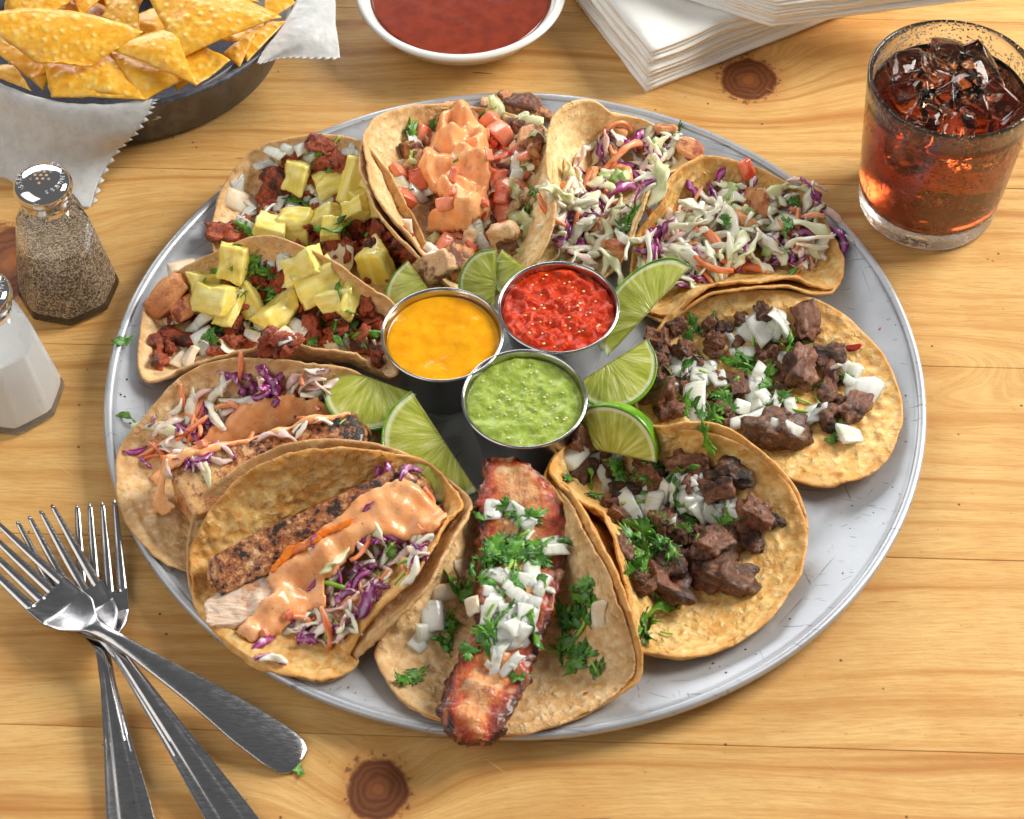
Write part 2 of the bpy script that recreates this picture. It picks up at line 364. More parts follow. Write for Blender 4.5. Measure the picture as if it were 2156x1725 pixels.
def mat_misc():
    m = M('napkin_paper'); e = m.noise(18, m.PR, 2); m.set('color', (246, 244, 238)); m.set('rough', .85); m.set('spec', .2); subs(m, .15, .3, (1, 1, 1))
    m.bump(e, .01, .5); m.bump(m.noise(1.2, None, 3), .06, .5); MT['napkin'] = m.m
    m = M('waxed_paper'); n = m.noise(1.6, None, 5, .7); m.set('color', m.mix(m.mr(n, .35, .7), (206, 206, 204), (190, 190, 188))); m.set('rough', .42)
    m.bump(n, .05, .6); m.bump(m.noise(.5, None, 3), .25, .5); MT['paper'] = m.m
    m = M('corn_chip'); n = m.noise(2.2, None, 4, .6); v = m.vor(1.9, None, 'SMOOTH_F1'); g = m.noise(.35, None, 2)
    col = m.ramp(n, [(.3, (222, 146, 22)), (.5, (236, 172, 40)), (.7, (246, 204, 92))])
    col = m.mix(m.mr(g, .4, .65, 0, .5), col, (232, 164, 34)); col = m.mix(m.mr(v, .08, .4, .45, 0), col, (250, 220, 126))
    m.set('color', m.mix(m.mr(m.noise(6, None, 2), .73, .76, 0, .8), col, (96, 54, 14))); m.set('rough', .4); subs(m, .2, .3, (1, .6, .1))
    m.bump(m.math('ADD', m.mr(v, 0, .45, 1, 0), m.math('MULTIPLY', n, .7)), .08, .8); m.set('coat', .15); MT['chip'] = m.m
    m = M('dark_pan', metal=.35); n = m.noise(1.2, m.sc(m.P, (1, 1, .3)), 5, .7)
    m.set('color', m.mix(m.mr(n, .35, .75), (74, 78, 90), (118, 123, 136))); m.set('rough', m.mr(n, .3, .7, .4, .58)); m.bump(m.noise(9, m.sc(m.P, (1, 1, .2)), 3), .01, .6); MT['pan'] = m.m
    m = M('white_glaze', color=(224, 222, 214), rough=.14); m.set('coat', .3); MT['glaze'] = m.m
    m = M('clear_glass', color=(250, 252, 252), rough=0., trans=1., ior=1.48); m.bump(m.noise(.7, m.P, 2), .02, .25); MT['glass'] = m.m
    m = M('misted_glass', color=(250, 252, 252), rough=.03, trans=1., ior=1.48)
    z = m.sep(m.P)[2]
    d = m.math('MULTIPLY', m.mr(m.vor(5., m.P), .10, .36, 1., 0.), m.mr(m.noise(.9, m.P, 3), .4, .55)); m.bump(d, .14, 1.)
    m.set('rough', m.mr(m.noise(.5, m.P, 3), .35, .65, .02, .24)); MT['mist'] = m.m
    m = M('clear_ice', color=(252, 250, 246), rough=.04, trans=1., ior=1.31); m.bump(m.noise(.9, None, 2), .08, .5); MT['ice'] = m.m
    m = M('cola_liquid', color=(255, 240, 225), rough=0., trans=1., ior=1.33)
    va = m.n('VolumeAbsorption'); va.inputs['Color'].default_value = (.80, .42, .17, 1); va.inputs['Density'].default_value = 62; m.l(va.outputs[0], m.out.inputs['Volume'])
    m.bump(m.noise(.8, m.P, 2), .04, .4); MT['cola'] = m.m
    m = M('shaker_glass', color=(252, 253, 253), rough=0., trans=1., ior=1.4); m.bump(m.noise(.7, m.P, 2), .02, .3); MT['sglass'] = m.m
    m = M('water_drop', color=(250, 250, 250), rough=0., trans=1., ior=1.33); MT['drop'] = m.m
    m = M('ground_pepper'); n = m.noise(9, m.sc(m.P, (1.2, 1.2, 2)), 3, .7); v = m.vor(15, m.sc(m.P, (1, 1, .7)), out='Color')
    g = m.sep(v)[0]
    col = m.ramp(g, [(0, (74, 60, 50)), (.35, (128, 106, 84)), (.6, (172, 146, 118)), (.85, (214, 190, 156)), (1, (226, 206, 174))])
    m.set('color', col); m.set('rough', .8); m.bump(g, .06, 1.); MT['pepper'] = m.m
    m = M('table_salt'); m.set('color', m.mix(m.mr(m.noise(1, m.P, 4), .62, .72, 0, .5), (250, 249, 245), (236, 220, 190))); m.set('rough', .8); subs(m, .3, .2, (1, 1, 1)); m.bump(m.noise(16, m.P, 3), .02, .6); MT['salt'] = m.m
mat_misc()

# ------------------------------------------------------------------ generators
def fbm(p, s=1., o=3):
    return mn.fractal(Vector((p[0]*s, p[1]*s, p[2]*s)), 1., 2., o)
_cube = {}
def cube_grid(n):
    if n not in _cube:
        bm = bmesh.new(); bmesh.ops.create_cube(bm, size=2)
        if n > 1: bmesh.ops.subdivide_edges(bm, edges=bm.edges[:], cuts=n-1, use_grid_fill=True)
        v = np.array([x.co[:] for x in bm.verts]); f = [[q.index for q in p.verts] for p in bm.faces]; bm.free()
        _cube[n] = (v, f)
    return _cube[n]
def hexa(seed, dims, jit=.2, rnd=.25, n=6, amp=.06, fs=1.5, pinch=None):
    """a six-sided lump: jittered corners, rounded edges and a rough skin (unit cm)"""
    rs = random.Random(seed); v, f = cube_grid(n)
    c = np.array([[sx*(1+rs.uniform(-jit, jit)), sy*(1+rs.uniform(-jit, jit)), sz*(1+rs.uniform(-jit, jit))] for sx in (-1, 1) for sy in (-1, 1) for sz in (-1, 1)])
    if pinch:                                                   # squeeze the top edge to make a wedge
        for i in (1, 3, 5, 7): c[i][1] *= pinch
    ln = np.linalg.norm(v, axis=1, keepdims=True); q = v*(1-rnd)+v/ln*1.05*rnd
    t = (q+1)/2; P = 0
    for i in range(8):
        w = (t[:, 0] if i & 4 else 1-t[:, 0])*(t[:, 1] if i & 2 else 1-t[:, 1])*(t[:, 2] if i & 1 else 1-t[:, 2])
        P = P+w[:, None]*c[i]
    P = P*np.array(dims)/2
    off = rs.uniform(0, 99)
    if amp:
        nr = P/np.maximum(np.linalg.norm(P, axis=1, keepdims=True), 1e-5)
        d = np.array([fbm(p+off, fs, 4) for p in P]); P = P+nr*(d*amp)[:, None]
    return P, f
def lump(seed, dims, amp=.18, fs=1.6, sub=3):
    bm = bmesh.new(); bmesh.ops.create_icosphere(bm, subdivisions=sub, radius=.5)
    v = np.array([x.co[:] for x in bm.verts]); f = [[q.index for q in p.verts] for p in bm.faces]; bm.free()
    off = random.Random(seed).uniform(0, 99)
    d = np.array([fbm(p+off, fs, 4) for p in v*2]); d2 = np.array([fbm(p-off, fs*.6, 2) for p in v*2])
    return v*(1+amp*d*1.4+amp*1.2*d2)[:, None]*np.array(dims), f
def strip(seed, L, w, t, bend=1., arch=.3, wav=.25, n=14, twist=.6, taper=.6):
    """a shred: flat lens section swept along a curling path; attribute = how near the edge"""
    rs = random.Random(seed); b = bend*rs.uniform(.5, 1.3)*rs.choice((-1, 1)); off = rs.uniform(0, 99)
    pts = []; p = np.zeros(3); h = -b/2; pit = arch
    for i in range(n+1):
        pts.append(p.copy()); h += b/n+wav*mn.noise(Vector((i*.35+off, 0, 0)))*.4
        pi = pit*(1-2*i/n)+wav*mn.noise(Vector((i*.3, off, 0)))*.8
        p = p+np.array([math.cos(h)*math.cos(pi), math.sin(h)*math.cos(pi), math.sin(pi)])*L/n
    pts = np.array(pts); pts -= pts.mean(0)
    V = []; A = []; sec = [(-1, 0), (-.55, .9), (0, 1), (.55, .9), (1, 0), (.55, -.9), (0, -1), (-.55, -.9)]
    for i in range(n+1):
        T = pts[min(i+1, n)]-pts[max(i-1, 0)]; T /= np.linalg.norm(T)+1e-9
        S = np.cross([0, 0, 1.], T); S /= np.linalg.norm(S)+1e-9; N = np.cross(T, S)
        a = twist*mn.noise(Vector((i*.2, 5, off)))*3+twist*.8*(i/n-.5)
        S, N = S*math.cos(a)+N*math.sin(a), -S*math.sin(a)+N*math.cos(a)
        u = i/n; ww = w/2*(1-taper*abs(2*u-1)**2.5)*(1+.25*mn.noise(Vector((i*.5, 9, off))))
        for sx, sz in sec: V.append(pts[i]+S*sx*ww+N*sz*t/2*(1-.3*abs(sx))); A.append(abs(sx))
    k = len(sec); F = []
    for i in range(n):
        for j in range(k): F.append([i*k+j, i*k+(j+1) % k, (i+1)*k+(j+1) % k, (i+1)*k+j])
    F.append(list(range(k))[::-1]); F.append([n*k+j for j in range(k)])
    return np.array(V), F, A
def tube(pts, rad, k=8, cap=True):
    pts = np.array(pts, float); n = len(pts); V = []; F = []
    rad = np.broadcast_to(rad, n)
    up = np.array([0, 0, 1.])
    for i in range(n):
        T = pts[min(i+1, n-1)]-pts[max(i-1, 0)]; T /= np.linalg.norm(T)+1e-9
        S = np.cross(up, T)
        if np.linalg.norm(S) < 1e-3: S = np.array([1., 0, 0])
        S /= np.linalg.norm(S); N = np.cross(T, S)
        for j in range(k):
            a = 2*math.pi*j/k; V.append(pts[i]+(S*math.cos(a)+N*math.sin(a))*rad[i])
    for i in range(n-1):
        for j in range(k): F.append([i*k+j, i*k+(j+1) % k, (i+1)*k+(j+1) % k, (i+1)*k+j])
    if cap: F.append(list(range(k))[::-1]); F.append([(n-1)*k+j for j in range(k)])
    return np.array(V), F
def leaf(seed, size=1., whole=False):
    """a cilantro leaf: three toothed lobes (or a chopped ribbon of one), gently folded, a little thick"""
    rs = random.Random(seed); n = 64; off = rs.uniform(0, 99)
    O = []
    for i in range(n):
        a = 2*math.pi*i/n
        if whole:
            b = a-math.pi/2; r = .62*(.34+.66*abs(math.cos(1.5*b))**.75)*(.80+.20*math.cos(13*b))
            if abs((a+math.pi/2) % (2*math.pi)) < .3: r = .12
        else:
            r = .30+.16*mn.noise(Vector((math.cos(a)*1.3+off, math.sin(a)*1.3, 0)))*2+.075*math.cos(a*9+off)+.05*math.cos(a*15)
            r = max(r, .1)
        x, y = r*math.cos(a), r*math.sin(a)
        if not whole: x *= 1.5; y *= .72
        O.append((x, y))
    V = [(0, 0)]; rings = (.35, .7, 1.)
    for q in rings: V += [(x*q, y*q) for x, y in O]
    V = np.array(V); F = [[0, 1+i, 1+(i+1) % n] for i in range(n)]
    for k in range(2):
        for i in range(n): a, b = 1+k*n+i, 1+k*n+(i+1) % n; F.append([a, a+n, b+n, b])
    c1, c2 = rs.uniform(-.5, .9), rs.uniform(-.5, .9)
    z = c1*V[:, 0]**2+c2*V[:, 1]**2-.25*np.abs(V[:, 1])*rs.uniform(-.5, 1)+np.array([.16*mn.noise(Vector((x*2.2+off, y*2.2, 1))) for x, y in V])
    T = np.c_[V, z]; m = len(T); th = .014
    P = np.r_[T+[0, 0, th], T-[0, 0, th]]; F2 = F+[[q+m for q in f[::-1]] for f in F]
    o = 1+2*n
    for i in range(n): a, b = o+i, o+(i+1) % n; F2.append([a, a+m, b+m, b])
    return P*size, F2
def onion(seed):
    """a curved piece of onion layer with cut edges"""
    rs = random.Random(seed); L, w, t = rs.uniform(.7, 1.2), rs.uniform(.38, .78), rs.uniform(.11, .22)
    P, F = hexa(seed, (L, w, t), .42, .14, 8, .035, 2.)
    k = rs.uniform(.25, .7); P[:, 2] -= k*P[:, 1]**2+.15*P[:, 0]**2; P[:, 1] *= 1+.25*P[:, 0]
    return P, F
KIND = {}
def kind(key, name, mat, gen, count, h):
    L = []
    for i in range(count):
        r = gen(i*13+hash_(key)); me = mesh(name, r[0], r[1], r[2] if len(r) > 2 else None); me.materials.append(MT[mat]); L.append(me)
    KIND[key] = (name, L, h)
def hash_(s): return sum(ord(c)*(i+3) for i, c in enumerate(s)) % 997
def dims(seed, a, b, c, v=.25):
    r = random.Random(seed+5); return (a*r.uniform(1-v, 1+v), b*r.uniform(1-v, 1+v), c*r.uniform(1-v, 1+v))
kind('steak', 'steak_chunk', 'steak_meat', lambda s: hexa(s, dims(s, 1.15, .78, .58), .36, .48, 14, .22, 2.3), 14, .55)
kind('steakc', 'steak_chunk', 'steak_char', lambda s: hexa(s, dims(s, 1.15, .74, .56), .36, .46, 14, .22, 2.4), 8, .52)
kind('pastor', 'pork_bit', 'pastor_meat', lambda s: hexa(s, dims(s, 1.1, .66, .5, .35), .35, .5, 8, .26, 2.4), 12, .5)
kind('fat', 'pork_bit', 'pastor_fat', lambda s: hexa(s, dims(s, 1.2, .8, .6), .22, .5, 8, .10, 1.5), 4, .5)
kind('chicken', 'chicken_piece', 'chicken_meat', lambda s: hexa(s, dims(s, 1.2, .7, .62), .25, .5, 8, .13, 1.8), 6, .55)
kind('chickenb', 'chicken_piece', 'chicken_brown', lambda s: hexa(s, dims(s, 1.1, .7, .62), .28, .5, 8, .18, 2.2), 6, .55)
kind('shrimp', 'shrimp', 'shrimp_meat', lambda s: hexa(s, dims(s, 1.2, .75, .6), .2, .6, 8, .08, 1.5), 5, .5)
kind('onion', 'onion_piece', 'onion', onion, 12, .24)
kind('oniond', 'onion_piece', 'onion_stained', onion, 8, .24)
kind('pine', 'pineapple_chunk', 'pineapple', lambda s: hexa(s, dims(s, 1.05, .82, .6, .25), .30, .15, 10, .08, 2.6, pinch=random.Random(s).choice((.3, .55, .9))), 14, .55)
kind('cil', 'cilantro_leaf', 'cilantro', lambda s: leaf(s), 14, .16)
kind('cilw', 'cilantro_leaf', 'cilantro', lambda s: leaf(s, 1.1, True), 6, .15)
kind('cilr', 'cilantro_leaf', 'cilantro', lambda s: strip(s, 1.5, .3, .03, 1.6, .5, .7, 14, 1.4, .85), 6, .16)
kind('stem', 'cilantro_stem', 'stem', lambda s: strip(s, 1., .17, .15, .3, .1, .1, 6, .1, .05), 6, .14)
kind('cw', 'cabbage_shred', 'cabbage_white', lambda s: strip(s, 1.6, dims(s, .36, 1, 1, .35)[0], .11, 1.2, .5, .5, 14, .9), 12, .26)
kind('cg', 'cabbage_shred', 'cabbage_green', lambda s: strip(s, 1.6, dims(s, .46, 1, 1, .3)[0], .12, 1.1, .5, .5, 14, .9), 8, .26)
kind('ck', 'cabbage_shred', 'cabbage_pink', lambda s: strip(s, 1.5, dims(s, .34, 1, 1, .3)[0], .11, 1.5, .5, .6, 14, 1.), 8, .26)
kind('cp', 'red_cabbage_shred', 'cabbage_purple', lambda s: strip(s, 1.3, dims(s, .34, 1, 1, .3)[0], .085, 1.5, .5, .5, 14, 1.), 12, .26)
kind('car', 'carrot_shred', 'carrot', lambda s: strip(s, 1.5, .24, .16, .9, .35, .4, 12, .5, .35), 8, .22)
kind('carl', 'carrot_shred', 'carrot', lambda s: strip(s, 2.6, .26, .17, 3., 1.0, .3, 20, .3, .3), 4, .22)
kind('cabl', 'cabbage_shred', 'cabbage_green', lambda s: strip(s, 3.0, .5, .14, 1.1, .3, .35, 22, .5, .7), 5, .22)
kind('tom', 'tomato_cube', 'tomato', lambda s: hexa(s, dims(s, .85, .7, .6, .25), .22, .3, 6, .05, 1.6), 9, .5)
kind('cel', 'celery_piece', 'celery', lambda s: hexa(s, dims(s, .6, .45, .35), .2, .4, 5, .04, 2), 5, .3)
kind('let', 'lettuce_shred', 'lettuce', lambda s: strip(s, 2.2, .8, .06, .9, .4, .7, 18, .9, .7), 6, .3)
kind('flake', 'chilli_flake', 'chilli', lambda s: hexa(s, (.8, .3, .05), .6, .2, 5, .06, 2), 3, .05)

# ------------------------------------------------------------------ height field: where a thing lowered on the plate comes to rest
FS, X0, Y0, NX, NY = .1, -34., -30., 680, 640
gx = X0+np.arange(NX)*FS; gy = Y0+np.arange(NY)*FS
GX, GY = np.meshgrid(gx, gy)
def plate_z(r):
    return np.interp(r, [0, 17.4, 18.0, 19.4, 20.2, 20.5, 21.02, 21.2, 30], [.30, .30, .46, .86, 1.12, 1.40, 1.40, 0, 0])
BASE = plate_z(np.hypot(GX, GY))
def box_blur(Z, k):
    for ax in (0, 1):
        c = np.cumsum(np.pad(Z, [(k+1, k) if a == ax else (0, 0) for a in (0, 1)], mode='edge'), axis=ax)
        Z = (np.take(c, range(2*k+1, c.shape[ax]), ax)-np.take(c, range(0, c.shape[ax]-2*k-1), ax))/(2*k+1)
    return Z
class Field:
    def __init__(s, base=None): s.Z = (BASE if base is None else base).copy()
    def at(s, x, y, Z=None):
        Z = s.Z if Z is None else Z
        i = np.clip(((np.asarray(y)-Y0)/FS).astype(int), 0, NY-1); j = np.clip(((np.asarray(x)-X0)/FS).astype(int), 0, NX-1)
        return Z[i, j]
    def hit(s, X, Y):
        zs = np.arange(9., -.05, -.04); a = (X-1078)/CF; b = -(Y-862.5)/CF; sn, c = math.sin(CT), math.cos(CT)
        d = np.array([a, c+b*sn, -sn+b*c]); P = CC+((zs-CC[2])/d[2])[:, None]*d
        k = np.nonzero(P[:, 2] <= s.at(P[:, 0], P[:, 1]))[0]
        return P[k[0]] if len(k) else P[-1]
    def normal(s, x, y, e=.35):
        dx = (s.at(x+e, y)-s.at(x-e, y))/(2*e); dy = (s.at(x, y+e)-s.at(x, y-e))/(2*e)
        n = Vector((-float(np.clip(dx, -1, 1)), -float(np.clip(dy, -1, 1)), 1)); return n.normalized()
    def dome(s, x, y, r, h):
        j0, j1 = int((x-r-X0)/FS), int((x+r-X0)/FS)+2; i0, i1 = int((y-r-Y0)/FS), int((y+r-Y0)/FS)+2
        i0, j0 = max(i0, 0), max(j0, 0); sub = s.Z[i0:i1, j0:j1]; q = ((GX[i0:i1, j0:j1]-x)**2+(GY[i0:i1, j0:j1]-y)**2)/r**2
        t = np.where(q < 1, h*np.sqrt(np.clip(1-q, 0, 1))**.7, -99.); np.maximum(sub, t, out=sub)
    def mesh(s, V, F=None):
        V = np.asarray(V); j = ((V[:, 0]-X0)/FS).astype(int); i = ((V[:, 1]-Y0)/FS).astype(int)
        ok = (i > 0) & (i < NY-1) & (j > 0) & (j < NX-1); T = np.full_like(s.Z, -9.); np.maximum.at(T, (i[ok], j[ok]), V[ok, 2])
        for _ in range(2):
            Q = T.copy()
            for di, dj in ((0, 1), (0, -1), (1, 0), (-1, 0)): Q = np.maximum(Q, np.roll(np.roll(T, di, 0), dj, 1))
            T = np.where(T < -5, Q, T)
        s.Z = np.maximum(s.Z, T)

def catmull(P, n):
    """closed smooth curve through P, n samples"""
    P = np.asarray(P, float); k = len(P); seg = np.linalg.norm(np.roll(P, -1, 0)-P, axis=1); L = np.r_[0, np.cumsum(seg)]
    out = []
    for u in np.linspace(0, L[-1], n, endpoint=False):
        i = min(np.searchsorted(L, u, 'right')-1, k-1); t = (u-L[i])/max(seg[i], 1e-6)
        a, b, c, d = P[(i-1) % k], P[i], P[(i+1) % k], P[(i+2) % k]
        out.append(.5*((2*b)+(c-a)*t+(2*a-5*b+4*c-d)*t*t+(3*b-3*c+d-a)*t**3))
    return np.array(out)
def tortilla(root, outline, spine, p=2.4, mat='tortilla_gold', seed=0, thick=.15, amp=.07, lift=0., field=None, name='tortilla', clear=.07):
    """a bent disc: edge curve and fold line in place, the sheet rising between them"""
    E = catmull([W(*q) for q in outline], 250); E[:, 2] += lift
    A, B = W(*spine[0]), W(*spine[1]); A[2] += lift; B[2] += lift; AB = B-A
    na, nr = len(E), 50
    t = np.clip(((E-A)[:, :2]@AB[:2])/(AB[:2]@AB[:2]), 0, 1); S = A+t[:, None]*AB
    rs = np.linspace(0, 1, nr+1)[1:]**.85
    top = []
    for r in rs:
        Q = S+(E-S)*r; Q[:, 2] = S[:, 2]+(E[:, 2]-S[:, 2])*r**p
        # keep clear of the plate
        Q[:, 2] = np.maximum(Q[:, 2], plate_z(np.hypot(Q[:, 0], Q[:, 1]))+.03+lift*.5)
        top.append(Q)
    top = np.array(top)                                      # ring, angle, xyz
    dr = np.gradient(top, axis=0); da = np.roll(top, -1, 1)-np.roll(top, 1, 1)
    N = np.cross(dr, da); N /= np.linalg.norm(N, axis=2, keepdims=True)+1e-9
    sg = np.sign(N[..., 2].mean()); N *= sg
    V = top.copy()
    off = seed*7.3
    for i in range(nr):
        for j in range(na):
            q = top[i, j]; b = mn.noise(Vector((q[0]*1.6+off, q[1]*1.6, q[2]*1.6)))+.5*mn.noise(Vector((q[0]*3.6+off, q[1]*3.6, q[2]*3.6)))
            c = mn.noise(Vector((q[0]*.45+off, q[1]*.45, 3)))
            g = mn.voronoi(Vector((q[0]*1.9+off+b*.5, q[1]*1.9+b*.4, q[2]*1.9)))[0][0]; g = max(0, .62-g)
            g2 = mn.voronoi(Vector((q[0]*.8+off, q[1]*.8+b*.3, q[2]*.8)))[0][0]; g2 = max(0, .5-g2)*max(0, c+.25)
            V[i, j] = q+N[i, j]*(amp*.6*b+amp*1.7*c*rs[i]+amp*2.6*g*max(0, min(1, .5+1.6*c))+amp*3.6*g2)
    ed = np.array([mn.noise(Vector((math.cos(a)*6+off, math.sin(a)*6, 0))) for a in np.linspace(0, 2*math.pi, na, endpoint=False)])
    out = E-S; out[:, 2] = 0; out /= np.linalg.norm(out, axis=1, keepdims=True)+1e-9
    V[-1] += out*(ed*.07)[:, None]
    V[..., 2] = np.maximum(V[..., 2], plate_z(np.hypot(V[..., 0], V[..., 1]))+clear)
    bot = V-N*thick; mid = (V[-1]+bot[-1])/2+(dr[-1]/(np.linalg.norm(dr[-1], axis=1, keepdims=True)+1e-9))*thick*.35
    bot[..., 2] = np.maximum(bot[..., 2], plate_z(np.hypot(bot[..., 0], bot[..., 1]))+.004)
    c0 = V[0].mean(0); cb = bot[0].mean(0)
    VV = np.r_[V.reshape(-1, 3), bot.reshape(-1, 3), mid, [c0], [cb]]
    o2 = nr*na; o3 = 2*nr*na; cI = o3+na
    F = []
    for i in range(nr-1):
        for j in range(na):
            a, b = i*na+j, i*na+(j+1) % na
            F.append([a, b, b+na, a+na]); F.append([o2+a, o2+a+na, o2+b+na, o2+b])
    L = (nr-1)*na
    for j in range(na):
        k = (j+1) % na
        F.append([L+j, L+k, o3+k, o3+j]); F.append([o3+j, o3+k, o2+L+k, o2+L+j])
        F.append([cI, k, j]); F.append([cI+1, o2+j, o2+k])
    at = np.r_[np.repeat(rs, na), np.repeat(rs, na), np.ones(na), [0, 0]]
    o = part(name, VV, F, MT[mat], root, at)
    if field is not None:
        # fine resample so the height field has no holes
        G = V.reshape(nr, na, 3); G2 = []
        for i in range(nr-1):
            for tt in (0, .33, .66):
                r = G[i]*(1-tt)+G[i+1]*tt
                for uu in (0, .33, .66): G2.append(r*(1-uu)+np.roll(r, -1, 0)*uu)
        field.mesh(np.concatenate(G2))
    return o

def place(t, key, X, Y, size=1., yaw=None, tilt=.35, sink=.12, nudge=0.):
    root, fld = t; name, L, h = KIND[key]; me = random.choice(L)
    P = fld.hit(X, Y); n = fld.normal(P[0], P[1]); P = P.copy(); P[2] = fld.at(P[0], P[1])*1. if P[2] < fld.at(P[0], P[1])-1.5 else P[2]
    q = Vector((0, 0, 1)).rotation_difference(n).to_matrix()
    y = random.uniform(0, 6.283) if yaw is None else R(yaw)
    rot = (q @ Euler((random.gauss(0, tilt), random.gauss(0, tilt), y)).to_matrix()).to_euler()
    hz = h*size*.5-(0 if h < .3 else sink)*size*.5+nudge+(.04 if h < .2 else 0)
    loc = (P[0], P[1], P[2]+hz)
    o = link(name, me, None, root, loc, rot, size*random.uniform(.92, 1.08))
    fld.dome(P[0], P[1], .48*size, P[2]+hz+h*size*.5)
    return o
def pip(x, y, poly):
    c = False; j = len(poly)-1
    for i in range(len(poly)):
        if (poly[i][1] > y) != (poly[j][1] > y) and x < (poly[j][0]-poly[i][0])*(y-poly[i][1])/(poly[j][1]-poly[i][1])+poly[i][0]: c = not c
        j = i
    return c
def scatter(t, poly, n, mixd, size=(.8, 1.2), **kw):
    xs = [p[0] for p in poly]; ys = [p[1] for p in poly]; keys = [k for k, w in mixd for _ in range(w)]; i = 0
    while i < n:
        x, y = random.uniform(min(xs), max(xs)), random.uniform(min(ys), max(ys))
        if pip(x, y, poly): place(t, random.choice(keys), x, y, random.uniform(*size), **kw); i += 1
def drape(t, poly, thick, name, mat, seed=0, blur=3, amp=.12, keep=False):
    """a pool of sauce lying over whatever is under it"""
    root, fld = t; Zm = fld.Z.copy()
    for _ in range(3):
        q = Zm.copy()
        for di, dj in ((0, 1), (0, -1), (1, 0), (-1, 0)): q = np.maximum(q, np.roll(np.roll(Zm, di, 0), dj, 1))
        Zm = q
    Zb = box_blur(box_blur(Zm, blur), blur); Zb = np.maximum(Zb, .7*box_blur(fld.Z, 1)+.3*Zb)
    px, py = proj(np.dstack([GX, GY, Zb])); xs = [p[0] for p in poly]; ys = [p[1] for p in poly]
    box = (px > min(xs)) & (px < max(xs)) & (py > min(ys)) & (py < max(ys))
    mask = np.zeros_like(box); I, J = np.nonzero(box)
    for i, j in zip(I, J):
        wob = 7*mn.noise(Vector((GX[i, j]*.9, GY[i, j]*.9, seed)))+4*mn.noise(Vector((GX[i, j]*2.4, GY[i, j]*2.4, seed)))
        if pip(px[i, j]+wob, py[i, j]+wob, poly): mask[i, j] = True
    d = mask.astype(float); D = np.zeros_like(d); cur = mask.copy()
    for k in range(7):
        D += cur; q = cur.copy()
        for di, dj in ((0, 1), (0, -1), (1, 0), (-1, 0)): q &= np.roll(np.roll(cur, di, 0), dj, 1)
        cur = q
    H = thick*np.sqrt(np.clip(D/7, 0, 1)); idx = -np.ones_like(mask, int); I, J = np.nonzero(mask); idx[I, J] = np.arange(len(I))
    nz = np.array([mn.noise(Vector((GX[i, j]*1.3, GY[i, j]*1.3, seed+5))) for i, j in zip(I, J)])
    topz = Zb[I, J]+H[I, J]*(1+.5*nz)+amp*nz*D[I, J]/7
    T = np.c_[GX[I, J], GY[I, J], topz-.02]; Bt = np.c_[GX[I, J], GY[I, J], np.minimum(topz-.1, Zb[I, J]-.12)]
    n = len(T); F = []; E = {}
    for i, j in zip(I, J):
        q = (idx[i, j], idx[i, j+1], idx[i+1, j+1], idx[i+1, j])
        if min(q) >= 0: F.append(q)
    for q in F:
        for a, b in zip(q, q[1:]+q[:1]): E[(a, b)] = 1
    S = [(b, a, a+n, b+n) for a, b in E if (b, a) not in E]
    FF = F+[tuple(x+n for x in q[::-1]) for q in F]+S
    o = part(name, np.r_[T, Bt], FF, MT[mat], root)
    # relax the stair-stepped outline
    bm = bmesh.new(); bm.from_mesh(o.data)
    loose = [v for v in bm.verts if not v.link_faces]; bmesh.ops.delete(bm, geom=loose, context='VERTS')
    for _ in range(3): bmesh.ops.smooth_vert(bm, verts=bm.verts, factor=.5, use_axis_x=True, use_axis_y=True, use_axis_z=True)
    bm.to_mesh(o.data); bm.free()
    if not keep: fld.Z[I, J] = np.maximum(fld.Z[I, J], topz)
    return o

def lathe(prof, n=96, c=(0, 0), closed=True, wob=None):
    prof = np.array(prof, float); k = len(prof); V = []; F = []
    for i in range(n):
        a = 2*math.pi*i/n
        for r, z in prof: V.append((c[0]+r*math.cos(a), c[1]+r*math.sin(a), z))
    for i in range(n):
        j = (i+1) % n
        for q in range(k-1): F.append([i*k+q, j*k+q, j*k+q+1, i*k+q+1])
        if closed: F.append([i*k+k-1, j*k+k-1, j*k, i*k])
    return np.array(V), F
def disc_surface(c, r, z, fn, nr=26, na=80, skirt=.6):
    """a liquid surface: wavy top and a skirt that dips below the brim"""
    V = [(c[0], c[1], z+fn(c[0], c[1]))]; F = []
    for i in range(1, nr+1):
        for j in range(na):
            a = 2*math.pi*j/na; q = r*i/nr; x, y = c[0]+q*math.cos(a), c[1]+q*math.sin(a)
            V.append((x, y, z+fn(x, y)*(1 if i < nr else 0)))
    for j in range(na): F.append([0, 1+j, 1+(j+1) % na])
    for i in range(nr-1):
        for j in range(na): a, b = 1+i*na+j, 1+i*na+(j+1) % na; F.append([a, a+na, b+na, b])
    o = 1+(nr-1)*na; m = len(V)
    for j in range(na): a = 2*math.pi*j/na; V.append((c[0]+r*.93*math.cos(a), c[1]+r*.93*math.sin(a), z-skirt))
    for j in range(na): F.append([o+j, m+j, m+(j+1) % na, o+(j+1) % na])
    F.append([m+j for j in range(na)][::-1])
    return np.array(V), F

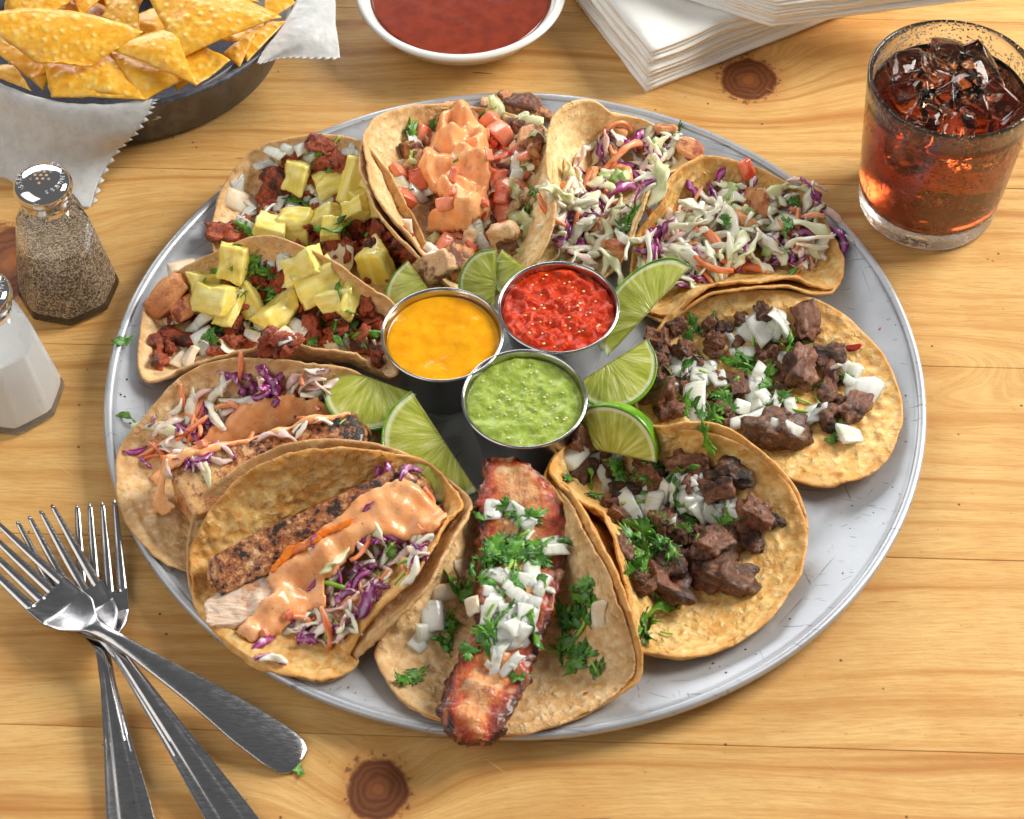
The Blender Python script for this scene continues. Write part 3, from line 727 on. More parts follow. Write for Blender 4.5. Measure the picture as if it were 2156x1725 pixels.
# ------------------------------------------------------------------ the table
TA = R(-1.9)
def build_table():
    root = thing('table_top', None, None, (0, 0, 0)); root['kind'] = 'structure'
    ca, sa = math.cos(TA), math.sin(TA)
    ys = [-76, -62, -48, -34.2, -20.35, -9.75, 2.4, 15.5, 29.5, 43.5, 57.5, 71.5, 86]
    for i in range(len(ys)-1):
        y0, y1 = ys[i]+.012, ys[i+1]-.012; b = .035; top = 0.; sec = [(y0, -2), (y0, -b), (y0+b*.4, -b*.3), (y0+b*1.4, top), (y1-b*1.4, top), (y1-b*.4, -b*.3), (y1, -b), (y1, -2)]
        V = []; F = []
        for x in (-75, 75):
            for y, z in sec: V.append((x*ca-y*sa, x*sa+y*ca, z+(.008 if i % 2 else 0.)-.008))
        k = len(sec)
        for j in range(k): F.append([j, (j+1) % k, k+(j+1) % k, k+j])
        F += [list(range(k))[::-1], [k+j for j in range(k)]]
        part('plank', V, F, MT['wood'], root, smooth=False)
    V = [(-80, -80, -2.2), (80, -80, -2.2), (80, 92, -2.2), (-80, 92, -2.2), (-80, -80, -1.99), (80, -80, -1.99), (80, 92, -1.99), (-80, 92, -1.99)]
    part('table_underside', V, [(0, 1, 2, 3), (4, 5, 6, 7), (0, 1, 5, 4), (1, 2, 6, 5), (2, 3, 7, 6), (3, 0, 4, 7)], MT['gap'], root, smooth=False)
build_table()

# ------------------------------------------------------------------ the tray
def build_tray():
    root = thing('serving_tray', 'large round scratched aluminium tray holding all the tacos', 'tray', (0, 0, 0))
    prof = [(0, .30), (6, .30), (12, .30), (17.2, .30), (17.45, .33), (17.8, .40), (18.6, .60), (19.6, .90), (20.3, 1.12), (20.55, 1.2), (20.62, 1.17)]
    und = [(20.6, 1.0), (19.6, .72), (18.6, .42), (17.7, .18), (17.2, .10), (12, .10), (6, .1), (0, .10)]
    V, F = lathe(prof+und, 180, closed=False); part('tray_plate', V, F, MT['tray_metal'], root)
    ring = [(20.55, 1.2), (20.62, 1.3), (20.74, 1.36), (20.88, 1.36), (20.98, 1.30), (21.03, 1.15), (21.0, 1.0), (20.9, .93), (20.75, .93), (20.62, 1.0), (20.55, 1.1)]
    V, F = lathe(ring, 220)
    a = np.arctan2(V[:, 1], V[:, 0]); V[:, 2] += .02*np.sin(a*9)+.012*np.sin(a*23+1)
    part('rolled_rim', V, F, MT['tray_metal'], root)
build_tray()

# ------------------------------------------------------------------ tacos
def taco(label, pos, outline, spine, **kw):
    root = thing('taco', label, 'taco', (pos[0], pos[1], .3), 'open tacos laid round the tray')
    f = Field(); under = kw.pop('under', None)
    if under:
        for u, m_, sd in under: tortilla(root, u, spine, kw.get('p', 2.4), m_, sd, lift=-.03, clear=.04, thick=.03 if 0 else .16)
        kw['clear'] = .30
    tortilla(root, outline, spine, field=f, **kw)
    return root, f
def shift(outline, dx, dy, dz=0., idx=None):
    return [(x+dx, y+dy, z+dz) if idx is None or i in idx else (x, y, z) for i, (x, y, z) in enumerate(outline)]

# right-hand steak taco
O8 = [(1390,690,1.8),(1407,664,2.0),(1460,636,2.4),(1523,621,2.6),(1585,613,2.6),(1648,614,2.4),(1710,627,2),(1773,661,1.7),(1819,702,1.5),(1860,749,1.45),(1885,802,1.45),(1898,849,1.45),(1895,896,1.5),(1876,952,1.5),(1851,983,1.5),(1804,1008,1.4),(1741,1025,1.1),(1680,1012,.9),(1600,985,.7),(1500,960,.6),(1400,930,.6),(1350,880,.6),(1330,800,.8),(1350,740,1.2)]
T8 = taco('steak taco lying open at the right edge of the tray, with a red chilli flake', (14, 1), O8, [(1480,790,.5),(1720,830,.55)], p=2.2, mat='tortilla_gold', seed=8, amp=.09)
GAIN = {'cil': 1.05, 'cilr': 1.1, 'cilw': .85}
def crop(t, fx, fy, sx, sy, items, gain=1., own={}):
    for it in items:
        k, x, y, s = it[:4]
        if k == 'onion': place(t, k, fx+(x+random.uniform(-50, 50))*sx, fy+(y+random.uniform(-40, 40))*sy, s*.66*own.get(k, gain), None, tilt=.35)
        if k == 'cil': place(t, k, fx+(x+random.uniform(-45, 45))*sx, fy+(y+random.uniform(-35, 35))*sy, s*.9*own.get(k, gain), None, tilt=.35)
        s *= GAIN.get(k, 1)*own.get(k, gain); place(t, k, fx+x*sx, fy+y*sy, s, it[4] if len(it) > 4 else None, tilt=.2)
scatter(T8, [(1360,700),(1480,660),(1620,680),(1760,760),(1790,830),(1720,900),(1560,950),(1400,900),(1350,860)], 34, [('steak', 3), ('steakc', 1)], (.7, 1.1), sink=.3)
crop(T8, 1273, 599, .3125, .3125, [('steak',480,300,1.0),('steak',400,390,1.1),('steakc',350,480,1.2),('steak',340,560,1.0),('steakc',730,300,.8),('steak',740,400,1.25),('steak',540,440,1.1),('steak',360,760,1.9,60),('steak',450,880,1.3),
  ('steakc',910,245,.9),('steakc',1070,215,1.1),('steak',1340,290,1.8,100),('steak',1090,460,1.1),('steak',900,400,.7),('steak',1310,600,1.9,80),('steak',1180,610,1.0),('steak',1500,500,1.5),('steak',1520,650,1.6),('steak',1480,760,1.1),
  ('steak',890,700,1.1),('steak',840,880,1.1),('steak',1660,850,1.6,60),('steakc',1500,900,1.9,70),('steakc',1180,1050,2.9,5),('steak',860,940,1.),('onion',460,520,1),('onion',540,540,1.1,60),('onion',600,560,1),('onion',690,560,1.0),('onion',480,630,1.2),
  ('onion',630,620,1.4,80),('onion',700,640,1.1),('onion',770,640,1.1),('onion',460,700,1.1),('onion',1070,300,2.0,120),('onion',960,320,1.5,150),('onion',840,350,1),('onion',1190,250,1.8,60),('onion',1180,300,1.3,70),('onion',940,470,1.3,0),
  ('onion',1210,510,1.1,80),('onion',1020,650,1.4),('onion',1000,750,1.9,100),('onion',1100,810,1.5,130),('onion',600,830,1.8,90),('onion',940,840,1.2),('onion',1050,850,1.2),('onion',1030,920,1.6,20),('onion',920,930,1.2),('onion',1180,780,1.),('onion',1250,850,1.2),
  ('onion',1390,890,1.3,90),('onion',1540,570,.9),('onion',1640,600,1.4,-20),('onion',1720,725,1.9,-20),('onion',1670,1020,1.6,90),('onion',1200,980,1.5,-25),('onion',1390,480,.6),
  ('cil',610,280,1.1),('cilr',690,260,1.3,60),('cil',580,340,.8),('cil',410,570,1.1),('cilr',560,580,1.5,60),('stem',680,600,.8),('stem',700,720,.6),('cilr',870,540,1.6),('cil',900,510,1.3),('cil',980,560,1.4),('cil',1090,600,1.3),('cil',1100,660,1.2),
  ('cilr',1220,400,2.,-10),('cilr',1220,460,1.6,60),('cilr',1340,430,1.5),('stem',1000,400,1,70),('stem',1070,390,.6),('cil',540,820,1.4,80),('cil',760,800,1.5),('cil',800,760,1.2),('cilw',830,830,1.3),('cil',740,900,1.3),('stem',850,680,1.2,30),('cil',650,880,.9),
  ('stem',1280,800,1.0),('stem',1350,800,.9),('stem',1310,860,.9),('cil',1200,750,1.1),('stem',1440,800,.8),('cilr',1430,690,1.,-30),('cil',1640,640,.9),('cil',1570,970,.9),('cil',1530,1050,.7),('cil',1120,840,1.),('flake',1660,425,1.2,0)], 1., {'onion': .98, 'steak': .9, 'steakc': .9})

# front-right steak taco
O7 = [(1160,990,3.2),(1180,1020,3.5),(1222,1055,3.9),(1265,1078,4.1),(1294,1124,4.1),(1308,1183,3.7),(1318,1249,3.1),(1329,1331,1.9),(1335,1354,1.45),(1358,1373,1.3),(1403,1380,1.35),(1433,1382,1.4),(1486,1374,1.4),(1552,1348,1.4),(1618,1305,1.4),(1657,1249,1.4),(1683,1200,1.4),(1698,1134,1.5),(1690,1084,1.8),(1651,1012,2.6),(1585,951,3.6),(1519,922,4.0),(1453,908,4.0),(1410,908,3.6),(1330,900,2.5),(1240,910,2.2),(1180,950,2.6)]
U7 = [(1150,1000,3.1),(1160,1018,3.3),(1200,1065,3.7),(1240,1095,3.9),(1268,1140,3.9),(1285,1200,3.5),(1303,1280,2.9),(1322,1345,1.6),(1335,1360,1.3),(1358,1373,1.2),(1403,1380,1.2),(1433,1380,1.2),(1486,1370,1.2),(1552,1342,1.2),(1618,1300,1.2),(1657,1245,1.2),(1683,1195,1.2),(1698,1130,1.3),(1692,1070,1.8),(1664,1012,2.6),(1595,945,3.8),(1519,898,4.4),(1453,891,4.4),(1400,898,4.),(1330,895,2.5),(1240,905,2.2),(1180,945,2.5)]
T7 = taco('steak taco at the front right, heaped with chopped cilantro and onion', (9, -8), O7, [(1330,1020,.5),(1480,1250,.5)], p=2.6, mat='tortilla_gold', seed=7, amp=.08, under=[(U7, 'tortilla_gold', 17)])
scatter(T7, [(1200,950),(1420,970),(1620,1060),(1640,1130),(1560,1210),(1480,1270),(1350,1270),(1310,1160),(1260,1060)], 40, [('steak', 3), ('steakc', 2)], (.8, 1.2), sink=.3)
scatter(T7, [(1300,1000),(1450,980),(1600,1080),(1560,1180),(1450,1260),(1340,1230),(1310,1130)], 22, [('steak', 2), ('steakc', 1)], (1.1, 1.5), sink=.2)
crop(T7, 1123, 853, .33, .33, [('steak',300,270,1.9,-30),('steakc',330,430,1.5),('steak',470,430,1.4),('steak',930,350,1.2),('steak',1010,470,1.6),('steakc',1230,480,2.9,0),('steak',1180,560,1.6),('steak',1420,720,2.3,-30),('steakc',960,820,1.6,60),('steak',1130,800,1.2),
  ('steakc',1240,930,2.3,10),('steak',1040,1010,1.7,70),('steak',850,1180,2.9,-10),('steakc',1230,1140,2.8,-20),('steak',540,720,1.4),('steak',500,630,1.2),('steakc',590,560,1.8,20),
  ('onion',280,340,1.5,40),('onion',400,370,1.1),('onion',540,390,1),('onion',450,490,1.4,-60),('onion',720,550,1.1),('onion',860,540,1.3),('onion',950,500,1.6),('onion',1040,560,1.6,60),('onion',830,600,1.4),('onion',920,620,1.3),('onion',1000,640,1.2),('onion',700,650,1.2),
  ('onion',620,700,1.8,-60),('onion',760,700,1.2),('onion',860,690,1.2),('onion',1100,690,1.5),('onion',1280,670,1.4,0),('onion',1270,740,1.4,-40),('onion',1180,740,1.),('onion',960,450,1.2),
  ('cil',230,470,.8),('cilr',350,500,1.4,90),('cil',400,580,.8),('cil',510,380,1.),('cil',560,450,1.2),('cil',660,400,1.1),('cil',700,450,1.4),('cilw',740,460,1.4),('cil',820,420,1.2),('cil',900,400,1.1),('cilr',960,420,1.4,-30),('stem',640,630,1.2,10),('stem',530,650,.8),
  ('cil',780,560,1.1),('stem',790,650,1.2,90),('cilr',860,530,1.5,40),('cilr',960,620,1.4,-70),('cil',840,720,1.3),('cil',760,800,1.4),('cil',700,790,1.4),('cil',620,850,1.4),('cil',700,880,1.5),('cilr',750,860,2.,-15),('cil',820,900,1.3),('cil',860,960,1.2),('cil',620,930,1.4),('cil',700,960,1.4),('cil',660,1030,1.4),
  ('cil',760,1010,1.3),('cil',620,1090,1.2),('cil',700,1080,1.1),('cilr',860,940,1.2,80),('stem',1080,890,1.1,-50),('stem',1045,840,1.1,70),('cilr',1180,680,1.7,-50),('cil',1230,740,1.2),('cilr',1290,800,1.5,20),('cil',1060,510,1.),('cil',770,1180,.9),('cil',970,790,1.),('cil',980,730,1.),
  ('onion',900,560,1.3),('onion',980,600,1.2),('onion',830,570,1.2),('onion',760,640,1.3,60),('onion',1060,620,1.2),('onion',940,520,1.4,20),('onion',1150,700,1.2),('cilr',900,580,1.4,60),('cilr',800,1340,2.3,35),('cil',720,1420,1.4),('cil',680,1470,1.),('stem',850,1460,.6),('cilw',1090,230,1.8)], 1., {'onion': 1.02, 'steak': .8, 'steakc': .8})

# pork belly taco
O6 = [(1000,1070,2.8),(963,1110,3.2),(930,1165,3.3),(885,1230,2.8),(835,1305,2.1),(795,1362,1.5),(799,1397,1.35),(827,1452,1.4),(866,1487,1.5),(917,1510,1.6),(990,1535,1.6),(1073,1545,1.6),(1139,1534,1.6),(1217,1506,1.6),(1276,1475,1.6),(1325,1437,1.8),(1334,1400,2.3),(1327,1358,2.9),(1303,1280,3.9),(1276,1209,4.3),(1237,1139,4.3),(1197,1065,3.9),(1170,1030,3.2),(1120,1010,2),(1060,1020,2)]
T6 = taco('taco holding one long strip of crisp roasted pork at the front of the tray', (0, -15), O6, [(1070,1150,.45),(1080,1410,.5)], p=2.6, mat='tortilla_tan', seed=6, amp=.1, clear=.3)
tortilla(T6[0], [(x+(16 if 14 < i < 23 else 0), y-(10 if 14 < i < 23 else -1), z-.12+(.3 if 14 < i < 23 else 0)) for i, (x, y, z) in enumerate(O6)], [(1070,1150,.36),(1080,1410,.4)], 2.6, 'tortilla_gold', 16, clear=.04, thick=.16)
def build_pork(t):
    root, fld = t
    rows = [(968,1020,1092,3.0),(1000,1014,1135,3.0),(1045,1006,1178,3.0),(1100,1003,1192,2.9),(1150,1005,1190,2.9),(1200,1008,1186,2.8),(1250,1005,1178,2.7),(1300,998,1162,2.6),(1350,985,1142,2.5),(1400,958,1124,2.4),(1450,932,1104,2.3),(1500,922,1080,2.2),(1545,935,1062,2.1),(1566,965,1045,2.0)]
    rows = np.array(rows, float); NR = 120; u = np.linspace(0, len(rows)-1, NR); Y, XL, XR, Z = [np.interp(u, range(len(rows)), rows[:, k]) for k in range(4)]
    V = []; A = []; K = 64
    for ii in range(NR):
        i = ii*69/(NR-1)
        z = Z[ii]+.25*math.sin(i*.22); L, Rr = W(XL[ii], Y[ii], z), W(XR[ii], Y[ii], z); c = (L+Rr)/2; hw = np.linalg.norm(Rr-L)/2; e = (Rr-L)/(2*hw); th = .5*(1 if 2 < i < 67 else .6)
        hw *= (1+.05*mn.noise(Vector((i*.45, 0, 2)))+.05*mn.noise(Vector((i*1.3, 0, 7))))
        for j in range(K):
            a = 2*math.pi*j/K; ca, sa = math.cos(a), math.sin(a); ca = math.copysign(abs(ca)**.8, ca); s2 = math.copysign(abs(sa)**.55, sa)
            p = c+e*hw*ca+np.array([0, 0, 1])*(s2*th-.18*(1-ca*ca)*(1 if sa > 0 else 0)*.8)
            d = .24*fbm(p, .8, 5)+.12*fbm(p, 2.6, 4)
            ey = (.22*mn.noise(Vector((i*.35, math.copysign(3, ca), 0)))+.16*mn.noise(Vector((i*1.1, math.copysign(3, ca), 8))))*abs(ca)**4
            if i > 44 and sa > 0: d += .75*max(0, mn.noise(Vector((p[0]*.8, p[1]*.8, 4))))*min(1, (i-44)/6)
            V.append(p+np.array([ca*(d*.6+ey), 0, s2*d])); A.append(min(1, abs(ca)**1.6*.95+(.1 if sa < 0 else 0)+(.35*(i-44)/26 if i > 44 else 0)*(.6+.5*mn.noise(Vector((j*.4, i*.2, 0))))+(.4 if i < 4 else 0)))
    F = []
    for i in range(NR-1):
        for j in range(K): F.append([i*K+j, i*K+(j+1) % K, (i+1)*K+(j+1) % K, (i+1)*K+j])
    F += [list(range(K)), [(NR-1)*K+j for j in range(K)][::-1]]
    V = np.array(V); part('pork_belly_strip', V, F, MT['pork'], root, A)
    G = V.reshape(NR, K, 3); G = G[:, :K//2+1]
    fld.mesh(np.concatenate([G[i]*(1-s)+G[i+1]*s for i in range(NR-1) for s in (0, .5)])); fld.mesh(np.concatenate([(G[i, :-1]+G[i, 1:])/2 for i in range(NR)]))
build_pork(T6)
crop(T6, 748.6, 928.3, .3906, .3906, [('onion',745,380,1.5,90),('onion',860,390,1.4),('onion',900,450,1.6,-30),('onion',940,510,.9),('onion',1050,600,2.0,10),('onion',780,740,1.5),('onion',870,780,1.6),('onion',960,740,1.6),('onion',1000,790,1.7,60),('onion',760,850,1.8,80),('onion',870,840,1.6),
  ('onion',930,880,1.4),('onion',720,930,1.8,70),('onion',830,930,1.6),('onion',930,950,1.7,-20),('onion',800,1020,1.8,90),('onion',880,1010,1.9),('onion',780,1090,2.0,20),('onion',890,1070,1.8,60),('onion',760,1220,1.6,70),('onion',840,1210,1.5,50),
  ('onion',410,960,2.2,100),('onion',390,1060,1.8,10),('oniond',480,830,1.7,30),('oniond',600,730,1.3),('oniond',630,900,1.5,80),('oniond',590,690,1.4),('oniond',1300,950,1.6,70),
  ('cilr',690,410,1.4,-20),('cil',830,380,1.4),('cil',900,400,1.4),('cil',960,420,1.5),('cilr',870,480,1.4,80),('cil',760,560,1.7),('cilw',740,590,1.7),('cil',860,570,1.8),('cil',960,560,1.6),('cilr',1090,560,1.4,0),('cil',700,640,1.4),('cil',740,680,1.6),('cil',820,630,1.6),('cil',900,620,1.5),
  ('cil',980,640,1.6),('cilw',1000,660,1.5),('stem',890,520,1.2,30),('stem',820,700,1.2,60),('stem',860,690,1.2,80),('cil',840,760,1.4),('cil',900,770,1.5),('cil',720,760,1.3),('stem',800,810,1.2,80),('cil',810,920,1.2),('stem',720,930,1.1,60),('cilr',760,960,1.3,80),('cil',690,1050,1.5),('cil',740,1030,1.3),
  ('cil',870,970,1.1),('cilr',980,1040,1.8,-70),('cilr',1000,760,1.3,-60),('cilw',610,1140,1.3),('cil',860,1280,1.0),('cilr',530,760,2.2,-40),('cilr',620,740,1.6,60),('cil',560,830,1.1),('cil',500,980,1.3),('cil',530,1030,1.3),('cil',480,1080,1.2),('cilr',470,1120,1.2,-40),('cil',330,1260,1.1),('cil',260,1290,1.2),
  ('cil',1240,780,1.4),('cil',1250,860,1.6),('cil',1180,880,1.5),('cil',1120,940,1.6),('cil',1200,950,1.6),('cil',1240,960,1.4),('cil',1130,990,1.5),('cil',1180,1010,1.4),('stem',1210,1030,1.2),('cil',1160,1090,1.5),('cil',1180,1150,1.6),('cil',1100,1160,1.5),('cil',1210,1160,1.4),('cil',1170,1220,1.5),('cil',1280,1230,1.2),('stem',1290,1230,.9),('cil',1280,880,1.3),('flake',1240,1362,.4,0)], .86, {'onion': .78, 'oniond': .8})

# front-left fish taco
O5 = [(401,1222,1.6),(400,1172,1.8),(409,1140,2.2),(444,1071,3.2),(506,1009,4.2),(569,971,4.8),(631,949,5),(725,945,4.8),(797,952,4.2),(860,965,3.0),(930,1000,2.6),(965,1050,3.0),(963,1076,3.6),(923,1120,4.2),(882,1202,4.4),(831,1249,4.0),(800,1275,3.4),(765,1320,2.4),(735,1375,1.5),(746,1391,1.35),(743,1405,1.3),(712,1425,1.35),(679,1435,1.4),(611,1425,1.45),(543,1405,1.45),(493,1371,1.45),(442,1324,1.45),(415,1283,1.5)]
U5 = [(398,1222,1.4),(396,1172,1.6),(400,1120,2.2),(422,1050,3.3),(494,990,4.2),(560,954,4.8),(620,932,5.2),(700,928,5.),(803,938,4.3),(860,960,2.8),(930,1000,2.4),(985,1050,3.),(985,1085,3.6),(950,1130,4.2),(912,1212,4.4),(862,1270,4.0),(820,1320,3.2),(785,1355,2.2),(752,1382,1.4),(752,1391,1.2),(746,1404,1.15),(712,1422,1.2),(679,1432,1.2),(611,1422,1.3),(543,1402,1.3),(493,1368,1.3),(442,1320,1.3),(413,1281,1.4)]
T5 = taco('blackened fish taco at the front left, red cabbage standing up in its creamy sauce', (-10, -8), O5, [(560,1250,.5),(830,1070,.5)], p=2.6, mat='tortilla_gold', seed=5, amp=.11, under=[(U5, 'tortilla_tan', 15)])
def slab(t, P1, P2, w, h, mat, seed, name='fish_fillet', taper=.25, lean=0., at=(.5, 1.2), amp=.10, jit=.10, rnd=.22):
    root, fld = t; A, B = W(*P1), W(*P2); L = np.linalg.norm(B-A); ex = (B-A)/L; ey = np.cross([0, 0, 1], ex); ey /= np.linalg.norm(ey); ez = np.cross(ex, ey)
    V, F = hexa(seed, (L, w, h), jit, rnd, 30, amp, 1.0); u = V[:, 0]/L
    V[:, 1] *= 1+taper*u*2; V[:, 2] *= 1+.1*np.sin(u*9); V[:, 1] += .25*np.sin(u*3.3+seed)
    lu = lean; y, z = V[:, 1].copy(), V[:, 2].copy(); V[:, 1] = y*math.cos(lu)-z*math.sin(lu); V[:, 2] = y*math.sin(lu)+z*math.cos(lu)
    V = np.array([p+.06*fbm(p+seed, 2.6, 3)*p/(np.linalg.norm(p)+.3) for p in V])
    at = np.clip(at[0]+(u*at[1]), 0, 1); C = (A+B)/2; Wd = C+V[:, :1]*ex+V[:, 1:2]*ey+V[:, 2:]*ez
    part(name, Wd, F, MT[mat], root, at)
    G = [Wd]; FF = [f for f in F if len(f) == 4]
    for a in (.2, .5, .8):
        for b in (.2, .5, .8):
            G.append(np.array([(Wd[f[0]]*(1-a)+Wd[f[1]]*a)*(1-b)+(Wd[f[3]]*(1-a)+Wd[f[2]]*a)*b for f in FF]))
    fld.mesh(np.concatenate(G))
slab(T5, (434,1240,1.9), (898,1002,2.7), 2.2, 1.7, 'fish', 3, lean=.55, taper=.16, at=(.72, .3))
slab(T5, (442,1300,1.5), (600,1235,1.7), 1.9, 1.2, 'flaky', 5, 'flaked_fish', lean=.2, amp=.28, jit=.35, rnd=.4)
scatter(T5, [(620,1200),(860,1050),(950,1080),(890,1180),(800,1260),(740,1330),(640,1370),(560,1330)], 75, [('cw', 3), ('ck', 3), ('cp', 4), ('car', 2), ('cg', 1)], (.9, 1.3))
scatter(T5, [(700,1180),(840,1110),(930,1100),(890,1180),(800,1250),(740,1330),(690,1360),(690,1290)], 60, [('cw', 3), ('ck', 3), ('cp', 5), ('car', 2), ('stem', 1)], (.9, 1.4))
drape(T5, [(493,1334),(527,1356),(591,1338),(615,1308),(690,1280),(684,1226),(735,1182),(766,1130),(800,1128),(848,1142),(902,1122),(952,1088),(918,1060),(884,1022),(848,1004),(797,1024),(757,1042),(712,1082),(670,1112),(630,1150),(575,1190),(560,1225),(575,1250),(535,1282),(500,1318)], .38, 'creamy_sauce', 'creamy_sauce', 5, 3, .2)
drape(T5, [(560,1200),(600,1150),(700,1105),(760,1080),(740,1110),(660,1150),(600,1185),(575,1215)], .12, 'orange_sauce_streak', 'orange_oil', 4, 2, .03)
crop(T5, 374.3, 883.3, .3386, .3386, [('cp',1260,330,2.2,80),('cp',1310,300,2.0,100),('cp',1440,340,2.6,50),('car',1160,800,2.3,60),('cg',1000,880,2.5,45),('cp',1150,940,2.3,10),('cp',1130,1010,1.9,60),('cw',1290,850,2.,70),('cw',1300,960,2.2,100),('ck',1400,850,2.,30),('ck',1480,830,1.9,150),('stem',1320,800,1.2),('cil',1330,830,1.4),
  ('cw',1500,760,2.,160),('cp',1180,1130,2.4,60),('cp',1260,1040,1.9,-40),('ck',1000,1180,1.9,0),('cw',830,1280,2.6,10),('cw',900,1330,1.9,30),('car',930,1320,2.7,-75),('car',760,1250,1.9,0),('cp',800,1390,1.8,10),('cp',540,1400,2.1,40),('cp',580,1500,2.2,5),('cw',600,1500,1.5,0),('cp',1020,1120,1.6,20),('stem',1000,1290,1.2,-60),
  ('stem',1090,1300,1.0,60),('car',1400,910,1.4,-60),('car',1450,910,1.3,60),('tom',690,1220,.9),('tom',540,1330,.7),('car',1540,690,1.2),('cw',1450,970,1.8,50),('stem',1380,1000,1.2,40),('ck',1080,1180,1.8,60),('cw',1080,1250,1.9,110),('cp',1230,1070,1.8,60),('cp',830,1040,1.3,50),('cp',840,760,1.,80),('cp',1180,560,1.2,60)], .62)

# left fish taco
O4 = [(246,1015,1.5),(250,960,1.6),(262,930,1.8),(297,887,2.4),(334,843,3),(381,796,3.6),(443,768,4.2),(506,758,4.5),(600,762,4.5),(662,768,4.4),(740,785,3.6),(800,830,2.5),(828,900,1.4),(831,930,1.1),(790,980,.8),(700,1050,.8),(600,1120,.8),(500,1180,.8),(440,1200,1),(400,1204,1.2),(350,1184,1.45),(303,1149,1.45),(272,1102,1.45),(250,1046,1.5)]
T4 = taco('fish taco at the left edge of the tray, slaw and sauce behind a grilled fillet', (-15, -3), O4, [(430,1050,.5),(700,910,.5)], p=2.4, mat='tortilla_tan', seed=4, amp=.12)
slab(T4, (372,1044,2.4), (788,908,2.8), 2.9, 2.2, 'fish', 11, lean=.25, taper=-.27, at=(.6, 1.1))
scatter(T4, [(340,960),(420,870),(560,830),(680,830),(700,880),(600,930),(480,960),(380,1010),(320,1010)], 60, [('cw', 3), ('ck', 4), ('cp', 3), ('car', 4)], (.9, 1.4))
scatter(T4, [(360,920),(480,840),(560,820),(690,790),(700,830),(600,870),(480,920),(380,980)], 42, [('cw', 3), ('ck', 4), ('cp', 4), ('car', 3)], (.9, 1.5))
drape(T4, [(380,945),(447,904),(508,854),(547,837),(617,829),(664,829),(703,854),(738,818),(752,846),(744,878),(686,888),(603,908),(492,942),(425,962),(352,996),(345,1030),(378,1065),(350,1092),(320,1082),(316,1052),(330,1030),(310,1005),(345,968)], .34, 'creamy_sauce', 'creamy_sauce', 9, 3, .2)
crop(T4, 224.6, 733.6, .3125, .3125, [('cabl',400,590,3.6,-25),('car',640,640,1.0,0),('cabl',640,830,2.9,-62),('cp',190,700,1.8,10),('cp',260,770,1.5,-50),('car',300,690,1.8,30),('car',350,700,1.6,-40),('car',300,740,1.5),('car',1640,330,2.0,80),('cp',870,260,3.0,-50),('cp',950,240,2.4,-60),('cp',1100,270,3.0,-50),('cp',1060,160,1.9,85),('car',900,150,2.,80),('car',1340,180,2.,70),
  ('cw',800,230,1.9),('cw',770,300,2.3,40),('ck',620,350,2.,60),('cw',560,420,2.4,80),('car',520,350,1.8,-70),('car',620,450,2.2,80),('car',800,410,2.4,5),('cw',720,440,2.3,-70),('ck',420,530,2.2,30),('car',580,540,2.1,30),('cw',890,360,2.2,0),('cp',1180,220,1.8,60),('ck',1300,220,2.,20),('ck',1370,250,2.,30),('cp',1460,160,1.5),('cw',1420,160,1.6,10),('cilr',1480,340,1.8,-60),('cp',650,530,1.6,30),('cw',460,420,1.6),('cp',310,500,1.1,60),('cp',1030,330,2.,0),('tom',650,650,1.0),('stem',760,400,1,60),('stem',1590,500,.9,50)], .6, {'cabl': .34})

# al pastor tacos
O3 = [(308,640,1.8),(335,595,2.2),(390,562,3),(447,535,3.6),(519,504,4.4),(575,500,4.6),(631,521,4.4),(700,554,4),(769,599,3.4),(825,640,2.6),(850,700,1.6),(850,770,1.6),(825,795,2),(792,779,3),(743,745,4),(658,729,4.4),(598,721,4.7),(520,738,4.2),(464,747,3.6),(409,765,2.8),(353,795,1.8),(311,800,1.5),(294,779,1.5),(293,743,1.5),(298,700,1.6)]
T3 = taco('left pork and pineapple taco, with two large glazed pork pieces at its outer end', (-11, 4), O3, [(420,700,.5),(700,690,.5)], p=3., mat='tortilla_tan', seed=3, amp=.08)
scatter(T3, [(330,650),(420,600),(560,560),(700,600),(800,660),(830,740),(700,740),(500,740),(350,770)], 75, [('pastor', 5), ('oniond', 1)], (.8, 1.3), sink=.25)
scatter(T3, [(420,640),(560,580),(700,610),(780,680),(790,740),(640,730),(470,740)], 45, [('pastor', 5), ('oniond', 2), ('onion', 1)], (.8, 1.3), sink=.2)
def cropC(t, items): crop(t, 269.5, 479.1, .2778, .2778, items, .58, {'fat': .72, 'cil': .6, 'pine': .76})
